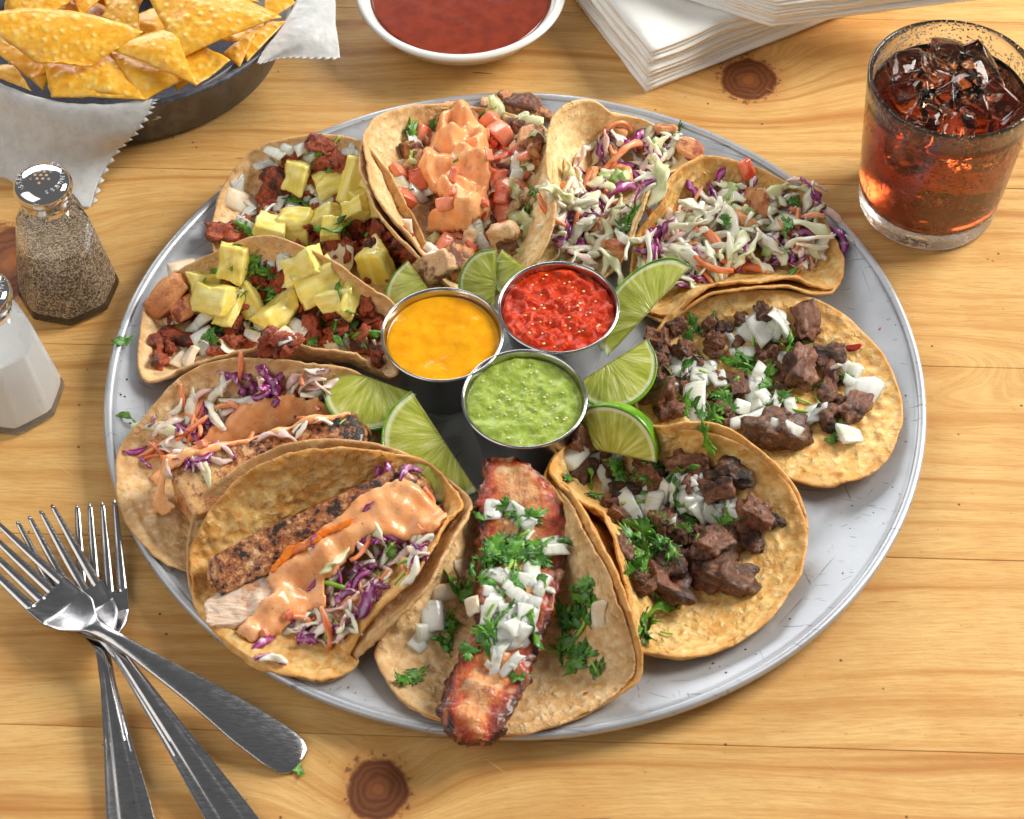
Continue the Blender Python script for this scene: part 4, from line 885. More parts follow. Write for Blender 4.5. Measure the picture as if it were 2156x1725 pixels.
cropC(T3, [('fat',300,560,3.0,55),('fat',420,650,2.4,45),('pastor',230,900,1.6),('pastor',400,870,2.6),('pastor',320,920,1.8),('pastor',250,1020,2.0),('pastor',830,870,1.8),('pastor',720,880,1.8),('onion',600,880,2.8,-60),('onion',540,760,2.6,30),('onion',1180,240,1.8),('onion',1050,310,1.8),('onion',1200,390,1.6),('oniond',1210,480,2.,5),('onion',1000,730,2.),('onion',1300,760,1.9,-40),
  ('onion',1250,840,2.,-20),('onion',980,850,2.2,-20),('onion',1430,850,1.4,-50),('oniond',1440,630,1.2,70),('oniond',1640,720,1.6),('pastor',1330,590,1.7),('pastor',1400,650,1.6),('pastor',1530,680,2.),('pastor',1800,620,2.),('pastor',1850,700,1.8),('pastor',1780,850,2.2),('pastor',1820,950,2.4),('pastor',1900,1020,2.2),('pastor',1560,800,2.),
  ('cil',690,320,1.6),('cil',1000,330,1.8),('cilw',950,310,2.),('cil',930,260,2.),('cil',1090,360,2.2),('cil',880,350,1.5),('cil',940,420,1.7),('stem',990,410,1.2),('stem',980,470,1.4),('stem',900,490,1.2),('cil',1070,540,1.8),('cil',1100,480,1.6),('stem',1050,560,1.2),('cil',740,500,1.7),('cil',720,450,1.2),('cil',840,520,1.4),('cil',1000,570,1.5),('cilr',540,670,2.,-20),('cilr',700,770,2.2,-10),
  ('cil',640,850,1.7),('stem',920,720,1.2),('cil',1050,660,1.6),('stem',950,770,1.),('cilr',1490,620,1.7,80),('cil',1450,730,1.2),('cil',1490,790,1.5),('cil',1580,760,1.7),('cilr',1590,830,1.8,-60),('cil',1700,760,1.7),('cil',1650,800,1.6),('cilr',1850,830,2.2,10),('cil',1760,860,1.6),('cil',1400,870,1.5),('cil',1820,750,1.2),('stem',1300,520,1.1),('cil',1330,260,.9)])
cropC(T3, [('pine',590,440,2.5,10),('pine',800,330,3.2,85),('pine',660,600,3.3,-20),('pine',800,670,2.6,75),('pine',940,580,2.3,-45),('pine',1150,700,3.3,55),('pine',1330,350,3.0,15),('pine',1460,450,3.,35),('pine',1590,570,2.2,0),('pine',1690,580,2.2,80),('cilr',1640,560,2.4,-70),('cil',820,320,1.4),('cil',570,400,1.0),('cilr',800,170,1.6)])

O1 = [(448,500,1.4),(450,460,1.6),(470,400,2),(510,338,2.8),(560,303,3.4),(640,287,3.8),(700,285,3.8),(760,300,3.8),(800,340,3.4),(850,420,2.6),(900,520,1.6),(935,590,1),(900,640,.8),(820,640,.8),(700,600,.7),(600,560,.7),(500,540,.8),(455,530,1.2)]
T1 = taco('back left pork and pineapple taco with most of its onion at the outer edge', (-7, 10), O1, [(560,460,.5),(820,570,.5)], p=2.4, mat='tortilla_tan', seed=1, amp=.09)
scatter(T1, [(460,510),(560,420),(580,380),(640,330),(700,320),(760,400),(850,480),(910,570),(880,620),(760,580),(600,530),(500,530)], 85, [('pastor', 5), ('oniond', 1)], (.8, 1.3), sink=.25)
scatter(T1, [(560,480),(640,420),(760,420),(860,520),(890,580),(800,570),(640,520)], 34, [('pastor', 5), ('onion', 1)], (.8, 1.3), sink=.2)
def cropB(t, items): crop(t, 404.2, 179.7, .2778, .2778, items, .54, {'cil': .55, 'pine': .68})
cropB(T1, [('pastor',980,490,2.6,-30),('pastor',760,560,1.6),('pastor',640,700,2.6,10),('pastor',610,830,3.,60),('pastor',600,930,2.4),('pastor',280,1150,3.,20),('onion',850,480,2.2),('onion',620,520,2.),('onion',560,610,2.2,20),('onion',740,510,1.7),('onion',900,560,2.2),('onion',960,620,2.3),('onion',1000,690,2.2,0),('onion',350,780,1.9,10),('oniond',330,880,2.6,0),('oniond',450,900,2.),
  ('onion',420,980,2.,60),('onion',400,1060,2.2),('onion',550,970,2.),('onion',680,900,2.4,70),('onion',750,880,2.),('onion',800,950,2.2),('onion',760,990,1.7),('onion',1000,900,2.6,20),('onion',680,790,1.3),('onion',880,830,1.8),('onion',900,790,1.6),('onion',620,1030,1.8),('onion',1200,560,2.),('onion',1180,520,1.8),('onion',1280,600,1.8),
  ('cil',930,560,2.),('cil',1000,580,2.),('cil',1060,600,2.2),('cilw',1090,640,2.),('cil',1130,640,1.8),('cil',1160,600,1.4),('stem',1090,440,1.4,50),('stem',770,515,.8),('cil',900,660,1.2),('cil',950,730,1.4),('cilr',820,910,2.6,-30),('stem',820,1000,1.2),('cil',430,1110,2.4),('cil',540,1080,1.8),('cil',460,1130,1.8),('cilr',1060,1090,3.,-5),('cil',1150,960,1.8),('cil',1200,900,1.4),
  ('cilr',1270,1080,1.8,60),('cilr',1330,1120,2.0,-50),('cilr',1390,1110,1.7,60),('cil',1250,1030,1.5),('cil',1560,1080,1.8),('cilr',1500,1240,1.8,-10),('cil',1590,1150,1.6),('cil',1000,1160,1.),('pastor',1240,1140,2.2,70),('pastor',1420,1180,3.,55),('pastor',1350,1240,2.),('pastor',1200,1270,2.6),('pastor',1060,1190,2.2),('pastor',1500,1300,2.4),('pastor',1600,1200,2.2,70),('pastor',1680,1300,2.),('pastor',1300,1330,2.2),
  ('oniond',1110,1290,3.2,-30),('onion',1800,1310,2.6,40)])
cropB(T1, [('pine',790,750,3.2,80),('pine',1040,800,3.,25),('pine',1210,770,3.2,65),('pine',1330,720,1.8,80),('pine',1300,860,2.2,40),('pine',1240,980,2.6,10),('pine',1410,950,2.6,90),('pine',1020,1040,2.6,0),('pine',800,1100,3.0,-5),('pine',620,1110,2.6,-15),('pine',1060,1120,1.8),('pine',1420,1400,3.6,-40),('cilr',1060,1095,3.0,-6),('cil',1170,1110,1.3)])

# chicken taco
O2 = [(768,310,4.2),(775,270,4.0),(800,245,3.6),(850,228,3.2),(920,222,2.8),(1000,228,2.2),(1080,242,2),(1140,265,2.6),(1158,310,3.4),(1165,400,3.8),(1158,480,3.6),(1130,540,2.8),(1090,590,1.6),(1000,625,.8),(945,600,1.4),(905,545,2.8),(870,500,3.8),(820,450,4.4),(785,390,4.6)]
U2 = [(x-(8 if i > 14 or i < 1 else 0), y+(16 if i > 14 or i < 1 else 3), z-.2) for i, (x, y, z) in enumerate(O2)]
T2 = taco('grilled chicken taco at the back with diced tomato and a tall ribbon of creamy sauce', (-3, 12), O2, [(960,310,.5),(990,540,.5)], p=2.8, mat='tortilla_pale', seed=2, amp=.08, under=[(U2, 'tortilla_tan', 12)])
def cropD(t, items): crop(t, 733.6, 179.7, .2778, .2778, items, .48, {'chicken': .52, 'chickenb': .52, 'cil': .5})
scatter(T2, [(860,300),(1000,250),(1140,290),(1130,420),(1080,540),(980,590),(900,500),(850,400)], 60, [('chickenb', 2), ('chicken', 1), ('let', 1)], (1.1, 1.6), sink=.1)
scatter(T2, [(880,300),(990,260),(1110,330),(1110,430),(1060,500),(950,520),(890,430)], 90, [('tom', 5), ('onion', 3), ('let', 1), ('cil', 1)], (.85, 1.2), sink=.0)
scatter(T2, [(910,300),(980,260),(1050,310),(1060,420),(1010,470),(930,460)], 70, [('tom', 5), ('onion', 3)], (.85, 1.2), sink=.0)
cropD(T2, [('chickenb',1180,120,2.0,60),('chicken',1080,170,2.6,0),('chickenb',1330,200,3.2,-15),('chickenb',1480,240,2.4,-30),('chickenb',1430,480,2.6),('chickenb',1400,580,2.4),('let',1280,360,3.2,15),('let',1220,280,2.4,0),('let',1450,400,2.4,-30),('let',1310,600,2.,-40),('let',1020,1060,2.,60),('let',1320,1070,3.2,-70),('let',1270,1200,2.,-60),('cil',1060,220,2.4),('cil',490,360,2.4),('cil',650,290,1.8),
  ('tom',570,400,3.0,80),('onion',500,430,2.2),('onion',560,530,2.2),('stem',480,580,2.4,80),('oniond',400,600,2.2),('tom',390,680,2.6),('tom',530,740,3.2,0),('tom',430,870,2.6),('onion',530,850,2.6),('tom',1060,310,3.0),('tom',1160,400,3.2),('onion',1150,510,2.4,90),('tom',1170,600,3.),('tom',1090,730,3.),('onion',1280,640,3.0,60),('tom',1210,780,2.8),('tom',1290,800,2.8),('tom',1180,860,2.8),('tom',1170,1000,3.6,75),
  ('chicken',1180,1160,3.2,-20),('cil',1380,820,2.2),('cil',1340,980,2.),('cil',1170,600,1.4),('onion',950,1090,3.0),('tom',830,1190,3.),('tom',720,1240,2.8),('onion',1010,1220,2.6),('tom',940,1290,2.4),('onion',1140,620,1.7),('tom',930,1250,2.),('onion',640,1320,2.6,50)])
drape(T2, [(925,235),(960,218),(990,222),(1000,250),(1022,270),(1030,310),(1035,370),(1032,420),(1035,450),(1010,470),(985,480),(960,495),(930,495),(890,490),(905,455),(930,430),(900,400),(872,350),(900,315),(915,280)], .75, 'creamy_sauce', 'creamy_sauce', 2, 2, .55)
cropD(T2, [('chickenb',820,1370,3.6,95),('chicken',910,1200,2.4,70),('chicken',650,1430,3.2,10),('onion',650,1320,2.8,50),('tom',740,920,2.2,0),('tom',800,690,1.8,80),('tom',1030,900,1.6,80),('tom',790,820,1.6),('cil',830,565,.8),('let',960,1420,2.4,70)])

# slaw tacos
O10 = [(1112,560,.9),(1150,480,2),(1163,406,3.8),(1155,354,4.6),(1155,301,5),(1163,256,5),(1184,229,5),(1219,213,4.8),(1254,215,4.4),(1278,232,3.8),(1302,242,3.2),(1351,253,2.6),(1396,274,2.0),(1440,300,1.8),(1478,330,2.0),(1450,350,3.0),(1400,362,3.6),(1372,374,4),(1358,420,4),(1335,480,3),(1300,560,1.2),(1240,600,.8),(1160,600,.7)]
T10 = taco('slaw taco at the back with a long carrot curl and a pale folded flap', (6, 11), O10, [(1290,330,.5),(1230,540,.5)], p=2.8, mat='tortilla_light', seed=10, amp=.05)
SL = [('cw', 5), ('cg', 3), ('ck', 3), ('cp', 4), ('car', 3), ('cel', 1)]
scatter(T10, [(1200,340),(1300,280),(1460,310),(1440,350),(1360,400),(1330,500),(1280,580),(1160,570),(1160,420)], 60, [('shrimp', 1), ('cw', 3), ('ck', 2), ('cp', 1)], (1.2, 1.7), sink=.1)
scatter(T10, [(1210,340),(1300,280),(1440,300),(1420,350),(1360,400),(1320,480),(1270,560),(1160,540),(1150,420)], 70, SL, (1.1, 1.6))
def cropE(t, items): crop(t, 1108, 179.7, .3472, .3472, items, .5, {'cabl': .42, 'carl': .6, 'tom': .45, 'shrimp': .4})
cropE(T10, [('carl',620,420,3.,35),('carl',560,270,1.9,20),('carl',490,500,2.6,70),('carl',510,660,2.2,-50),('cp',460,400,3.0,75),('cp',600,490,2.6,-15),('cp',710,380,2.,-50),('cp',820,340,2.2,20),('cp',780,430,2.,-50),('cw',380,380,2.6,30),('cw',900,330,2.6,-20),('cw',870,400,2.6,60),('shrimp',850,280,2.4),('shrimp',990,400,3.0,-40),('cil',900,300,1.8),('cw',700,560,2.4),('cel',560,580,3.4,60),('cel',600,560,2.4),
  ('cp',590,640,3.2,30),('cp',430,640,2.4,40),('cg',200,680,3.8,-5),('car',140,780,3.0,-62),('car',360,620,2.6,55),('cw',310,640,2.,80),('cp',380,800,2.2,10),('cp',300,830,2.2,30),('cp',230,910,3.0,70),('cw',160,840,2.2,30),('cw',340,720,2.),('cw',320,900,3.,80),('cw',330,1000,3.2,10),('cg',170,930,2.,10),('cabl',530,800,3.0,75),('cabl',490,980,3.0,85),('cabl',540,1140,2.6,-50),('cil',620,830,3.),('cilw',650,790,2.8),('cil',600,880,2.4),
  ('cg',790,600,4.,85),('car',540,950,2.0,10),('cp',450,750,2.2,-60),('cw',560,760,2.6),('ck',470,860,2.6,50),('cw',460,700,2.2),('cp',1000,440,1.4)])

O9 = [(1344,500,2.4),(1370,460,3.2),(1396,430,3.6),(1407,400,3.9),(1420,370,4),(1441,347,4),(1483,331,3.8),(1542,338,3.4),(1594,354,2.9),(1646,381,2.4),(1698,416,2),(1733,458,1.7),(1768,527,1.6),(1775,548,1.6),(1770,590,1.8),(1750,604,2),(1710,599,2.4),(1663,586,3),(1594,588,3.4),(1525,597,3.4),(1490,605,3.2),(1455,628,2.8),(1420,656,2),(1390,662,1.4),(1340,640,.8),(1330,570,1.2)]
U9 = [(x, y+(14 if 14 < i < 24 else 2), z-.1) for i, (x, y, z) in enumerate(O9)]
T9 = taco('heaped slaw taco at the upper right edge of the tray, with a scalloped front edge', (11, 8), O9, [(1420,510,.5),(1650,500,.5)], p=2.6, mat='tortilla_gold', seed=9, amp=.09, under=[(U9, 'tortilla_gold', 19)])
scatter(T9, [(1380,480),(1500,400),(1640,430),(1740,520),(1720,560),(1560,570),(1420,600),(1370,560)], 70, [('shrimp', 1), ('cw', 4), ('ck', 2), ('cg', 1)], (1.2, 1.7), sink=.1)
scatter(T9, [(1400,470),(1520,390),(1640,410),(1730,500),(1720,550),(1560,570),(1430,610),(1330,560)], 100, SL, (1.1, 1.6))
scatter(T9, [(1360,490),(1420,450),(1520,420),(1640,440),(1710,510),(1690,545),(1560,560),(1430,590),(1340,550)], 80, [('cw', 6), ('cg', 3), ('ck', 2), ('cp', 2), ('car', 2)], (1.1, 1.6))
cropE(T9, [('cp',1180,560,2.4,60),('cp',1010,640,2.8,-35),('tom',1330,530,2.6),('cp',1380,600,2.8,60),('cp',1130,670,2.6,-70),('cg',1210,620,3.,0),('car',1030,710,2.6,75),('cel',1240,660,2.8),('cw',1200,700,3.,-10),('cp',1320,690,2.4,-50),('cw',1080,700,2.8,-40),('cel',1180,750,2.6),('cw',1050,790,3.6,-5),('cel',1340,790,2.8),('cw',1240,880,4.2,85),('cw',1220,1060,3.4,85),('shrimp',1340,850,3.0),('shrimp',1420,740,2.8),('shrimp',1340,700,2.4),
  ('cp',1530,920,3.,-55),('cg',1640,880,5.0,-15),('cg',1620,640,2.8),('cw',1700,720,3.2,60),('cg',1740,800,2.2),('cp',1740,680,4.,-40),('ck',1700,610,3.2,-30),('ck',1820,790,3.2,-35),('cw',1590,700,2.4),('cw',1700,960,4.,-10),('cw',1740,990,2.6,10),('cil',1570,870,2.2,80),('cil',1600,700,1.6),('car',1140,990,4.0,-60),('car',1130,1110,3.,-25),('car',1340,1130,3.6,-10),('cg',1350,1010,3.4,60),('cp',1310,1050,2.8,70),('cel',1470,1010,2.6),
  ('stem',1550,1010,1.8,-20),('cp',1560,1080,2.8,15),('cp',1460,1120,2.4,-20),('cw',1470,960,3.,-50),('cp',1640,1080,2.,5),('cw',860,850,3.2,-20),('cp',780,890,2.8,30),('cp',850,880,2.4,60),('cw',720,930,3.,40),('cw',640,980,3.2,60),('cw',870,980,3.,0),('cw',740,1020,3.2,75),('cw',980,880,3.),('cw',1000,1000,3.4,-30),('cp',960,1210,2.6,20),('cp',1040,1190,2.6,-10),('cw',980,1060,3.2,-45),('cw',930,1000,3.,20),('car',1100,1180,2.4,-60),('cil',1200,830,1.8),('cel',1420,870,2.4),('cilr',1620,1140,1.8,30),('car',1660,1110,2.2,60)])

# ------------------------------------------------------------------ sauce cups
def cup(c, label, fill, fillname, zt=4.2, amp=.14, fs=1.4, seed=0):
    root = thing('sauce_cup', label, 'sauce cup', (c[0], c[1], .31), 'steel cups of salsa in the middle of the tray')
    b = .315
    prof = [(0, b+.08), (2.0, b+.08), (2.12, b+.12), (2.94, zt-.10), (2.96, zt), (3.03, zt+.045), (3.10, zt+.02), (3.12, zt-.04), (3.07, zt-.09), (3.0, zt-.12), (2.17, b+.06), (2.08, b), (0, b)]
    V, F = lathe(prof, 96, c, False); part('cup_wall', V, F, MT['steel'], root)
    zf = zt-.42; r = 2.12+(2.94-2.12)*((zf-b-.12)/(zt-.1-b-.12))-.005
    V, F = disc_surface(c, r, zf, lambda x, y: amp*(.35+fbm((x+seed, y, 0), fs, 3)), 30, 90, 1.2); part('salsa', V, F, MT[fill], root)
    return root
cy = cup((-3.66, .35), 'steel cup of smooth yellow salsa, left of the other two', 'yellow_salsa', 'salsa', amp=.13, fs=.4, seed=3)
cr = cup((2.22, 2.15), 'steel cup of chunky red salsa', 'red_salsa', 'salsa', amp=.26, fs=1.6, seed=11)
cg = cup((.46, -3.78), 'steel cup of seeded green salsa, nearest of the three', 'green_salsa', 'salsa', amp=.16, fs=1.2, seed=23)
def seeds(root, c, n, mat, r=.055, zf=3.88):
    bm = bmesh.new()
    rs = random.Random(4)
    for i in range(n):
        a, q = rs.uniform(0, 6.28), 2.5*math.sqrt(rs.random()); m = Matrix.Translation(Vector((q*math.cos(a), q*math.sin(a), zf))*U) @ Matrix.Diagonal((1.3, 1, .6, 1))
        bmesh.ops.create_icosphere(bm, subdivisions=1, radius=r*U*rs.uniform(.7, 1.2), matrix=m)
    me = bpy.data.meshes.new('seeds'); bm.to_mesh(me); bm.free(); o = link('seeds', me, MT[mat], root, (c[0], c[1], 0)); o['kind'] = 'stuff'
m_ = M('pale_seed', color=(230, 220, 160), rough=.3); MT['seed'] = m_.m
seeds(cg, (.46, -3.78), 45, 'seed', .06, 3.90); seeds(cr, (2.22, 2.15), 40, 'seed', .06, 3.95)

# ------------------------------------------------------------------ lime wedges
def lime(P1, P2, Mid, half, label):
    A, B, C = W(*P1), W(*P2), W(*Mid); ex = B-A; a = np.linalg.norm(ex)/2; ex /= 2*a; O = (A+B)/2; d = C-O; d -= ex*(d@ex); b = np.linalg.norm(d); er = d/b; et = np.cross(ex, er)
    root = thing('lime_wedge', label, 'lime wedge', O, 'lime wedges around the sauce cups')
    Mx = Matrix((ex, er, et)).transposed().to_euler()
    n, k = 34, 14; h = R(half); V = []; F = []
    def pt(u, th, s=1.): x = -a+2*a*u; r = b*math.sqrt(max(1-(x/a)**2, 0))**.9*s; return (x*(1 if s == 1 else .985), r*math.cos(th), r*math.sin(th))
    for i in range(n+1):
        for j in range(k+1): V.append(pt(i/n, -h+2*h*j/k, 1.0))
    for i in range(n+1):
        for j in range(k+1): V.append(pt(i/n, (-h+2*h*j/k), .955))
    m = (n+1)*(k+1)
    for i in range(n):
        for j in range(k): q = i*(k+1)+j; F.append([q, q+1, q+k+2, q+k+1]); F.append([m+q, m+q+k+1, m+q+k+2, m+q+1])
        for j in (0, k): q = i*(k+1)+j; F.append([q, q+k+1, m+q+k+1, m+q] if j == 0 else [q, m+q, m+q+k+1, q+k+1])
    o = link('lime_rind', mesh('lime_rind', V, F), MT['rind'], root, O, Mx)
    V = []; F = []; A_ = []; rr = 14
    for sgn in (-1, 1):
        base = len(V)
        for i in range(n+1):
            for j in range(rr+1):
                s = j/rr; x, y, z = pt(i/n, sgn*h, 1.); x *= .995; y *= s*.985; z *= s*.985
                e = 1-(1-s)*math.sqrt(max(1-(x/a)**2, 0)); e = math.sqrt(min((x/a)**2+(s**2)*(1-(x/a)**2), 1))
                pu = .12*math.sin(math.pi*min(s*1.1, 1))*(1-(x/a)**2)+.04*mn.noise(Vector((x*2, s*3, sgn*5)))
                V.append((x, y+math.cos(sgn*(h+1.57))*pu*-1*0, z)); p = np.array(V[-1]); nrm = np.array([0, -math.sin(abs(h)), sgn*math.cos(h)]); V[-1] = tuple(p+nrm*(pu*.8-.05)); A_.append(e)
        for i in range(n):
            for j in range(rr): q = base+i*(rr+1)+j; F.append([q, q+1, q+rr+2, q+rr+1] if sgn > 0 else [q, q+rr+1, q+rr+2, q+1])
    # close the back of the flesh under the rind
    m1 = (n+1)*(rr+1)
    base = len(V)
    for i in range(n+1):
        for j in range(k+1): V.append(tuple(np.array(pt(i/n, -h+2*h*j/k, .95)))); A_.append(1.)
    for i in range(n):
        for j in range(k): q = base+i*(k+1)+j; F.append([q, q+1, q+k+2, q+k+1])
    link('lime_pulp', mesh('lime_pulp', V, F, A_), MT['pulp'], root, O, Mx)
lime((1455,560,4.2), (1280,752,1.6), (1330,585,3.2), 24, 'large lime wedge right of the red salsa cup')
lime((1364,712,3.6), (1205,812,2.4), (1338,848,1.4), 26, 'lime wedge lying face up against the green salsa cup, right of it')
lime((1382,975,2.6), (1192,935,1.6), (1362,862,3.4), 38, 'lime wedge with bright glossy green rind facing right, above the front steak taco')
lime((692,763,3.6), (878,830,3.0), (752,908,1.1), 36, 'lime wedge left of the yellow salsa cup, tip pointing up left')
lime((866,823,3.8), (1006,1035,2.2), (842,990,.9), 36, 'lime wedge standing between the front fish taco and the pork taco')
lime((858,548,3.2), (935,655,2.), (822,640,1.), 24, 'small lime wedge half hidden behind the yellow salsa cup')
lime((1046,524,4.), (1040,680,1.), (970,625,1.5), 22, 'thin lime wedge left of the red salsa cup, pointing up')
lime((1056,524,3.8), (1150,600,2.5), (1068,615,1.5), 26, 'lime wedge peeking up behind the red salsa cup')

# ------------------------------------------------------------------ glass of cola
def build_drink():
    c = (23.0, 13.45); root = thing('drinking_glass', 'short glass of iced cola, beaded with condensation', 'drink', (c[0], c[1], 0))
    H = 9.5; ro = lambda z: 3.72+(4.52-3.72)*(z/H)**.8
    prof = [(0, .12), (2.6, .12), (3.2, .03), (3.5, .0), (3.68, .1), (ro(.35)+.02, .35)]+[(ro(z), z) for z in np.linspace(.8, H-.15, 14)]+[(ro(H)-.03, H-.04), (ro(H)-.13, H+.02), (ro(H)-.23, H-.05)]+[(ro(z)-.27, z) for z in np.linspace(H-.4, 1.6, 12)]+[(3.4, 1.25), (3.0, 1.08), (2., 1.0), (0, .98)]
    V, F = lathe([(r, z+.012) for r, z in prof], 128, c, False); part('glass', V, F, MT['mist'], root)
    zl = 8.1; ri = lambda z: ro(z)-.25
    prof = [(0, 1.0), (2., 1.02), (3.0, 1.1), (3.42, 1.27)]+[(ri(z), z) for z in np.linspace(1.65, zl, 12)]+[(ri(zl)-.12, zl-.06)]+[(r, zl-.07) for r in (3.6, 2.8, 2., 1., 0)]
    V, F = lathe(prof, 128, c, False)
    up = V[:, 2] > zl-.1; V[up, 2] += np.array([.03*mn.noise(Vector((p[0], p[1], 0))) for p in V[up]])
    part('cola', V, F, MT['cola'], root)
    rs = random.Random(12)
    spots = [(-2.4,.3,7.0,2.1),(-.9,1.7,7.2,2.4),(.6,.5,7.1,2.2),(2.1,1.2,7.25,2.3),(1.6,2.9,7.1,2.2),(-.6,-.8,7.0,1.9),(1.2,-1.2,7.05,2.0),(2.9,-.7,7.1,2.0),(-1.9,-1.8,6.9,1.7),(.1,-2.6,6.9,1.7),(-2.4,2.4,7.1,2.1),(.2,3.2,7.3,2.2),(-.8,-.2,5.2,2.2),(1.6,-.6,5.1,2.2),(-1.9,-1.6,4.9,2.0)]
    for i, (x, y, z, s) in enumerate(spots):
        V, F = hexa(i*7+1, (s*1.1, s*rs.uniform(.85, 1.05), s*rs.uniform(.75, 1.)), .18, .5, 8, .10, .8)
        me = mesh('ice_cube', V, F); link('ice_cube', me, MT['ice'], root, (c[0]+x*.84, c[1]+y*.84, z+1.0), (rs.uniform(-.6, .6), rs.uniform(-.6, .6), rs.uniform(0, 3)))
    for i in range(90):
        a = rs.uniform(-2.9, .1); z = rs.uniform(1.4, 8.6); r = ro(z)+.02; s = rs.uniform(.06, .13)*(1.9 if i < 4 else 1)
        V, F = lump(i, (s*1.3, s*1.3, s*1.7), .05, 1, 2); link('water_drop', mesh('water_drop', V, F), MT['drop'], root, (c[0]+r*math.cos(a), c[1]+r*math.sin(a), z))
    V, F = lump(99, (.62, .3, .45), .05, 1, 2); link('water_drop', mesh('water_drop', V, F), MT['drop'], root, (c[0]+.1, c[1]+4.1, 8.3))
build_drink()

# ------------------------------------------------------------------ shakers
def ngon(r, n, rot, c, z, rnd=.0):
    P = []
    for i in range(n):
        a = rot+2*math.pi*i/n; b = rot+2*math.pi*(i+1)/n
        p = np.array([math.cos(a), math.sin(a)])*r; q = np.array([math.cos(b), math.sin(b)])*r
        for t in (.04, .35, .65, .96): P.append(p*(1-t)+q*t)
    P = np.array(P); rr = np.linalg.norm(P, axis=1, keepdims=True); P = P*(1-rnd)+P/rr*r*.94*rnd
    return [(c[0]+x, c[1]+y, z) for x, y in P]
def loft(rings, cap0=True, cap1=True):
    k = len(rings[0]); V = [p for r in rings for p in r]; F = []
    for i in range(len(rings)-1):
        for j in range(k): F.append([i*k+j, i*k+(j+1) % k, (i+1)*k+(j+1) % k, (i+1)*k+j])
    if cap0: F.append(list(range(k))[::-1])
    if cap1: F.append([(len(rings)-1)*k+j for j in range(k)])
    return V, F
def shaker(c, label, fill, fname, rot, words=True, cr=1.52, br=2.75):
    root = thing('shaker', label, 'shaker', (c[0], c[1], 0), 'glass table shakers with steel caps')
    n = 8; rings = []
    lev = [(.02, br*.93, 0), (.22, br, 0), (.5, br*.985, 0), (5.3, 1.92, 0), (6.0, 1.78, .25), (6.45, 1.5, .7), (6.7, 1.28, 1), (7.2, 1.2, 1), (7.5, 1.2, 1)]
    for z, r, q in lev: rings.append(ngon(r, n, rot, c, z, q))
    V, F = loft(rings, True, True); part('glass_body', V, F, MT['sglass'], root, smooth=False)
    rings = []
    for z, r, q in [(.42, br*.84, .08), (.5, br*.86, .05), (3.2, 1.98, .05), (4.2 if fill == 'pepper' else 4.4, 1.72, .1), (4.25 if fill == 'pepper' else 4.45, 1.5, .3)]: rings.append(ngon(r, n, rot, c, z, q))
    V, F = loft(rings); part(fname, V, F, MT[fill], root, smooth=False)
    z0 = 7.05
    prof = [(1.15, z0), (1.28, z0), (1.32, z0+.12), (1.26, z0+.2), (1.33, z0+.3), (1.27, z0+.42), (1.36, z0+.55), (cr-.05, z0+.66), (cr, z0+.85), (cr-.02, z0+1.05), (cr-.12, z0+1.28), (cr-.32, z0+1.45), (cr-.6, z0+1.55), (.5, z0+1.62), (0, z0+1.64)]
    V, F = lathe(prof, 72, c, False); part('steel_cap', V, F, MT['chrome'], root)
    zt = z0+1.6
    for dx, dy in [(0, .62), (-.42, .4), (-.14, .4), (.14, .38), (.42, .36), (-.3, .14), (0, .12), (.28, .12), (-.45, -.12), (-.16, -.13), (.13, -.13), (.42, -.13), (-.02, -.42)]:
        V, F = lathe([(0, .0), (.06, .0), (.085, .012), (.075, .02), (0, .015)], 12, (c[0]+dx, c[1]+dy), False); V[:, 2] += zt+.035-.06*((dx*dx+dy*dy)/.4)
        part('hole', V, F, MT['hole'], root)
    if words:
        for word, a0, st in (('STAINLESS', 66, -16.5), ('STEEL', 214, -15)):
            for i, ch in enumerate(word):
                cu = bpy.data.curves.new('letter', 'FONT'); cu.body = ch; cu.size = .36*U; cu.extrude = .004*U; cu.align_x = 'CENTER'
                to = bpy.data.objects.new('tmp', cu); me = bpy.data.meshes.new_from_object(to); bpy.data.objects.remove(to); me.name = 'lettering'
                a = R(a0+st*i); r = .98
                link('letter', me, MT['engrave'], root, (c[0]+r*math.cos(a), c[1]+r*math.sin(a), z0+1.575), (R(-14)*math.sin(a)*-1*0, 0, a-math.pi/2))
shaker((-24.05, 6.95), 'eight-sided glass shaker of ground pepper, its steel cap lettered', 'pepper', 'ground_pepper', R(10))
shaker((-26.0, -.4), 'glass shaker of white salt cut off by the left edge', 'salt', 'salt_fill', R(14))

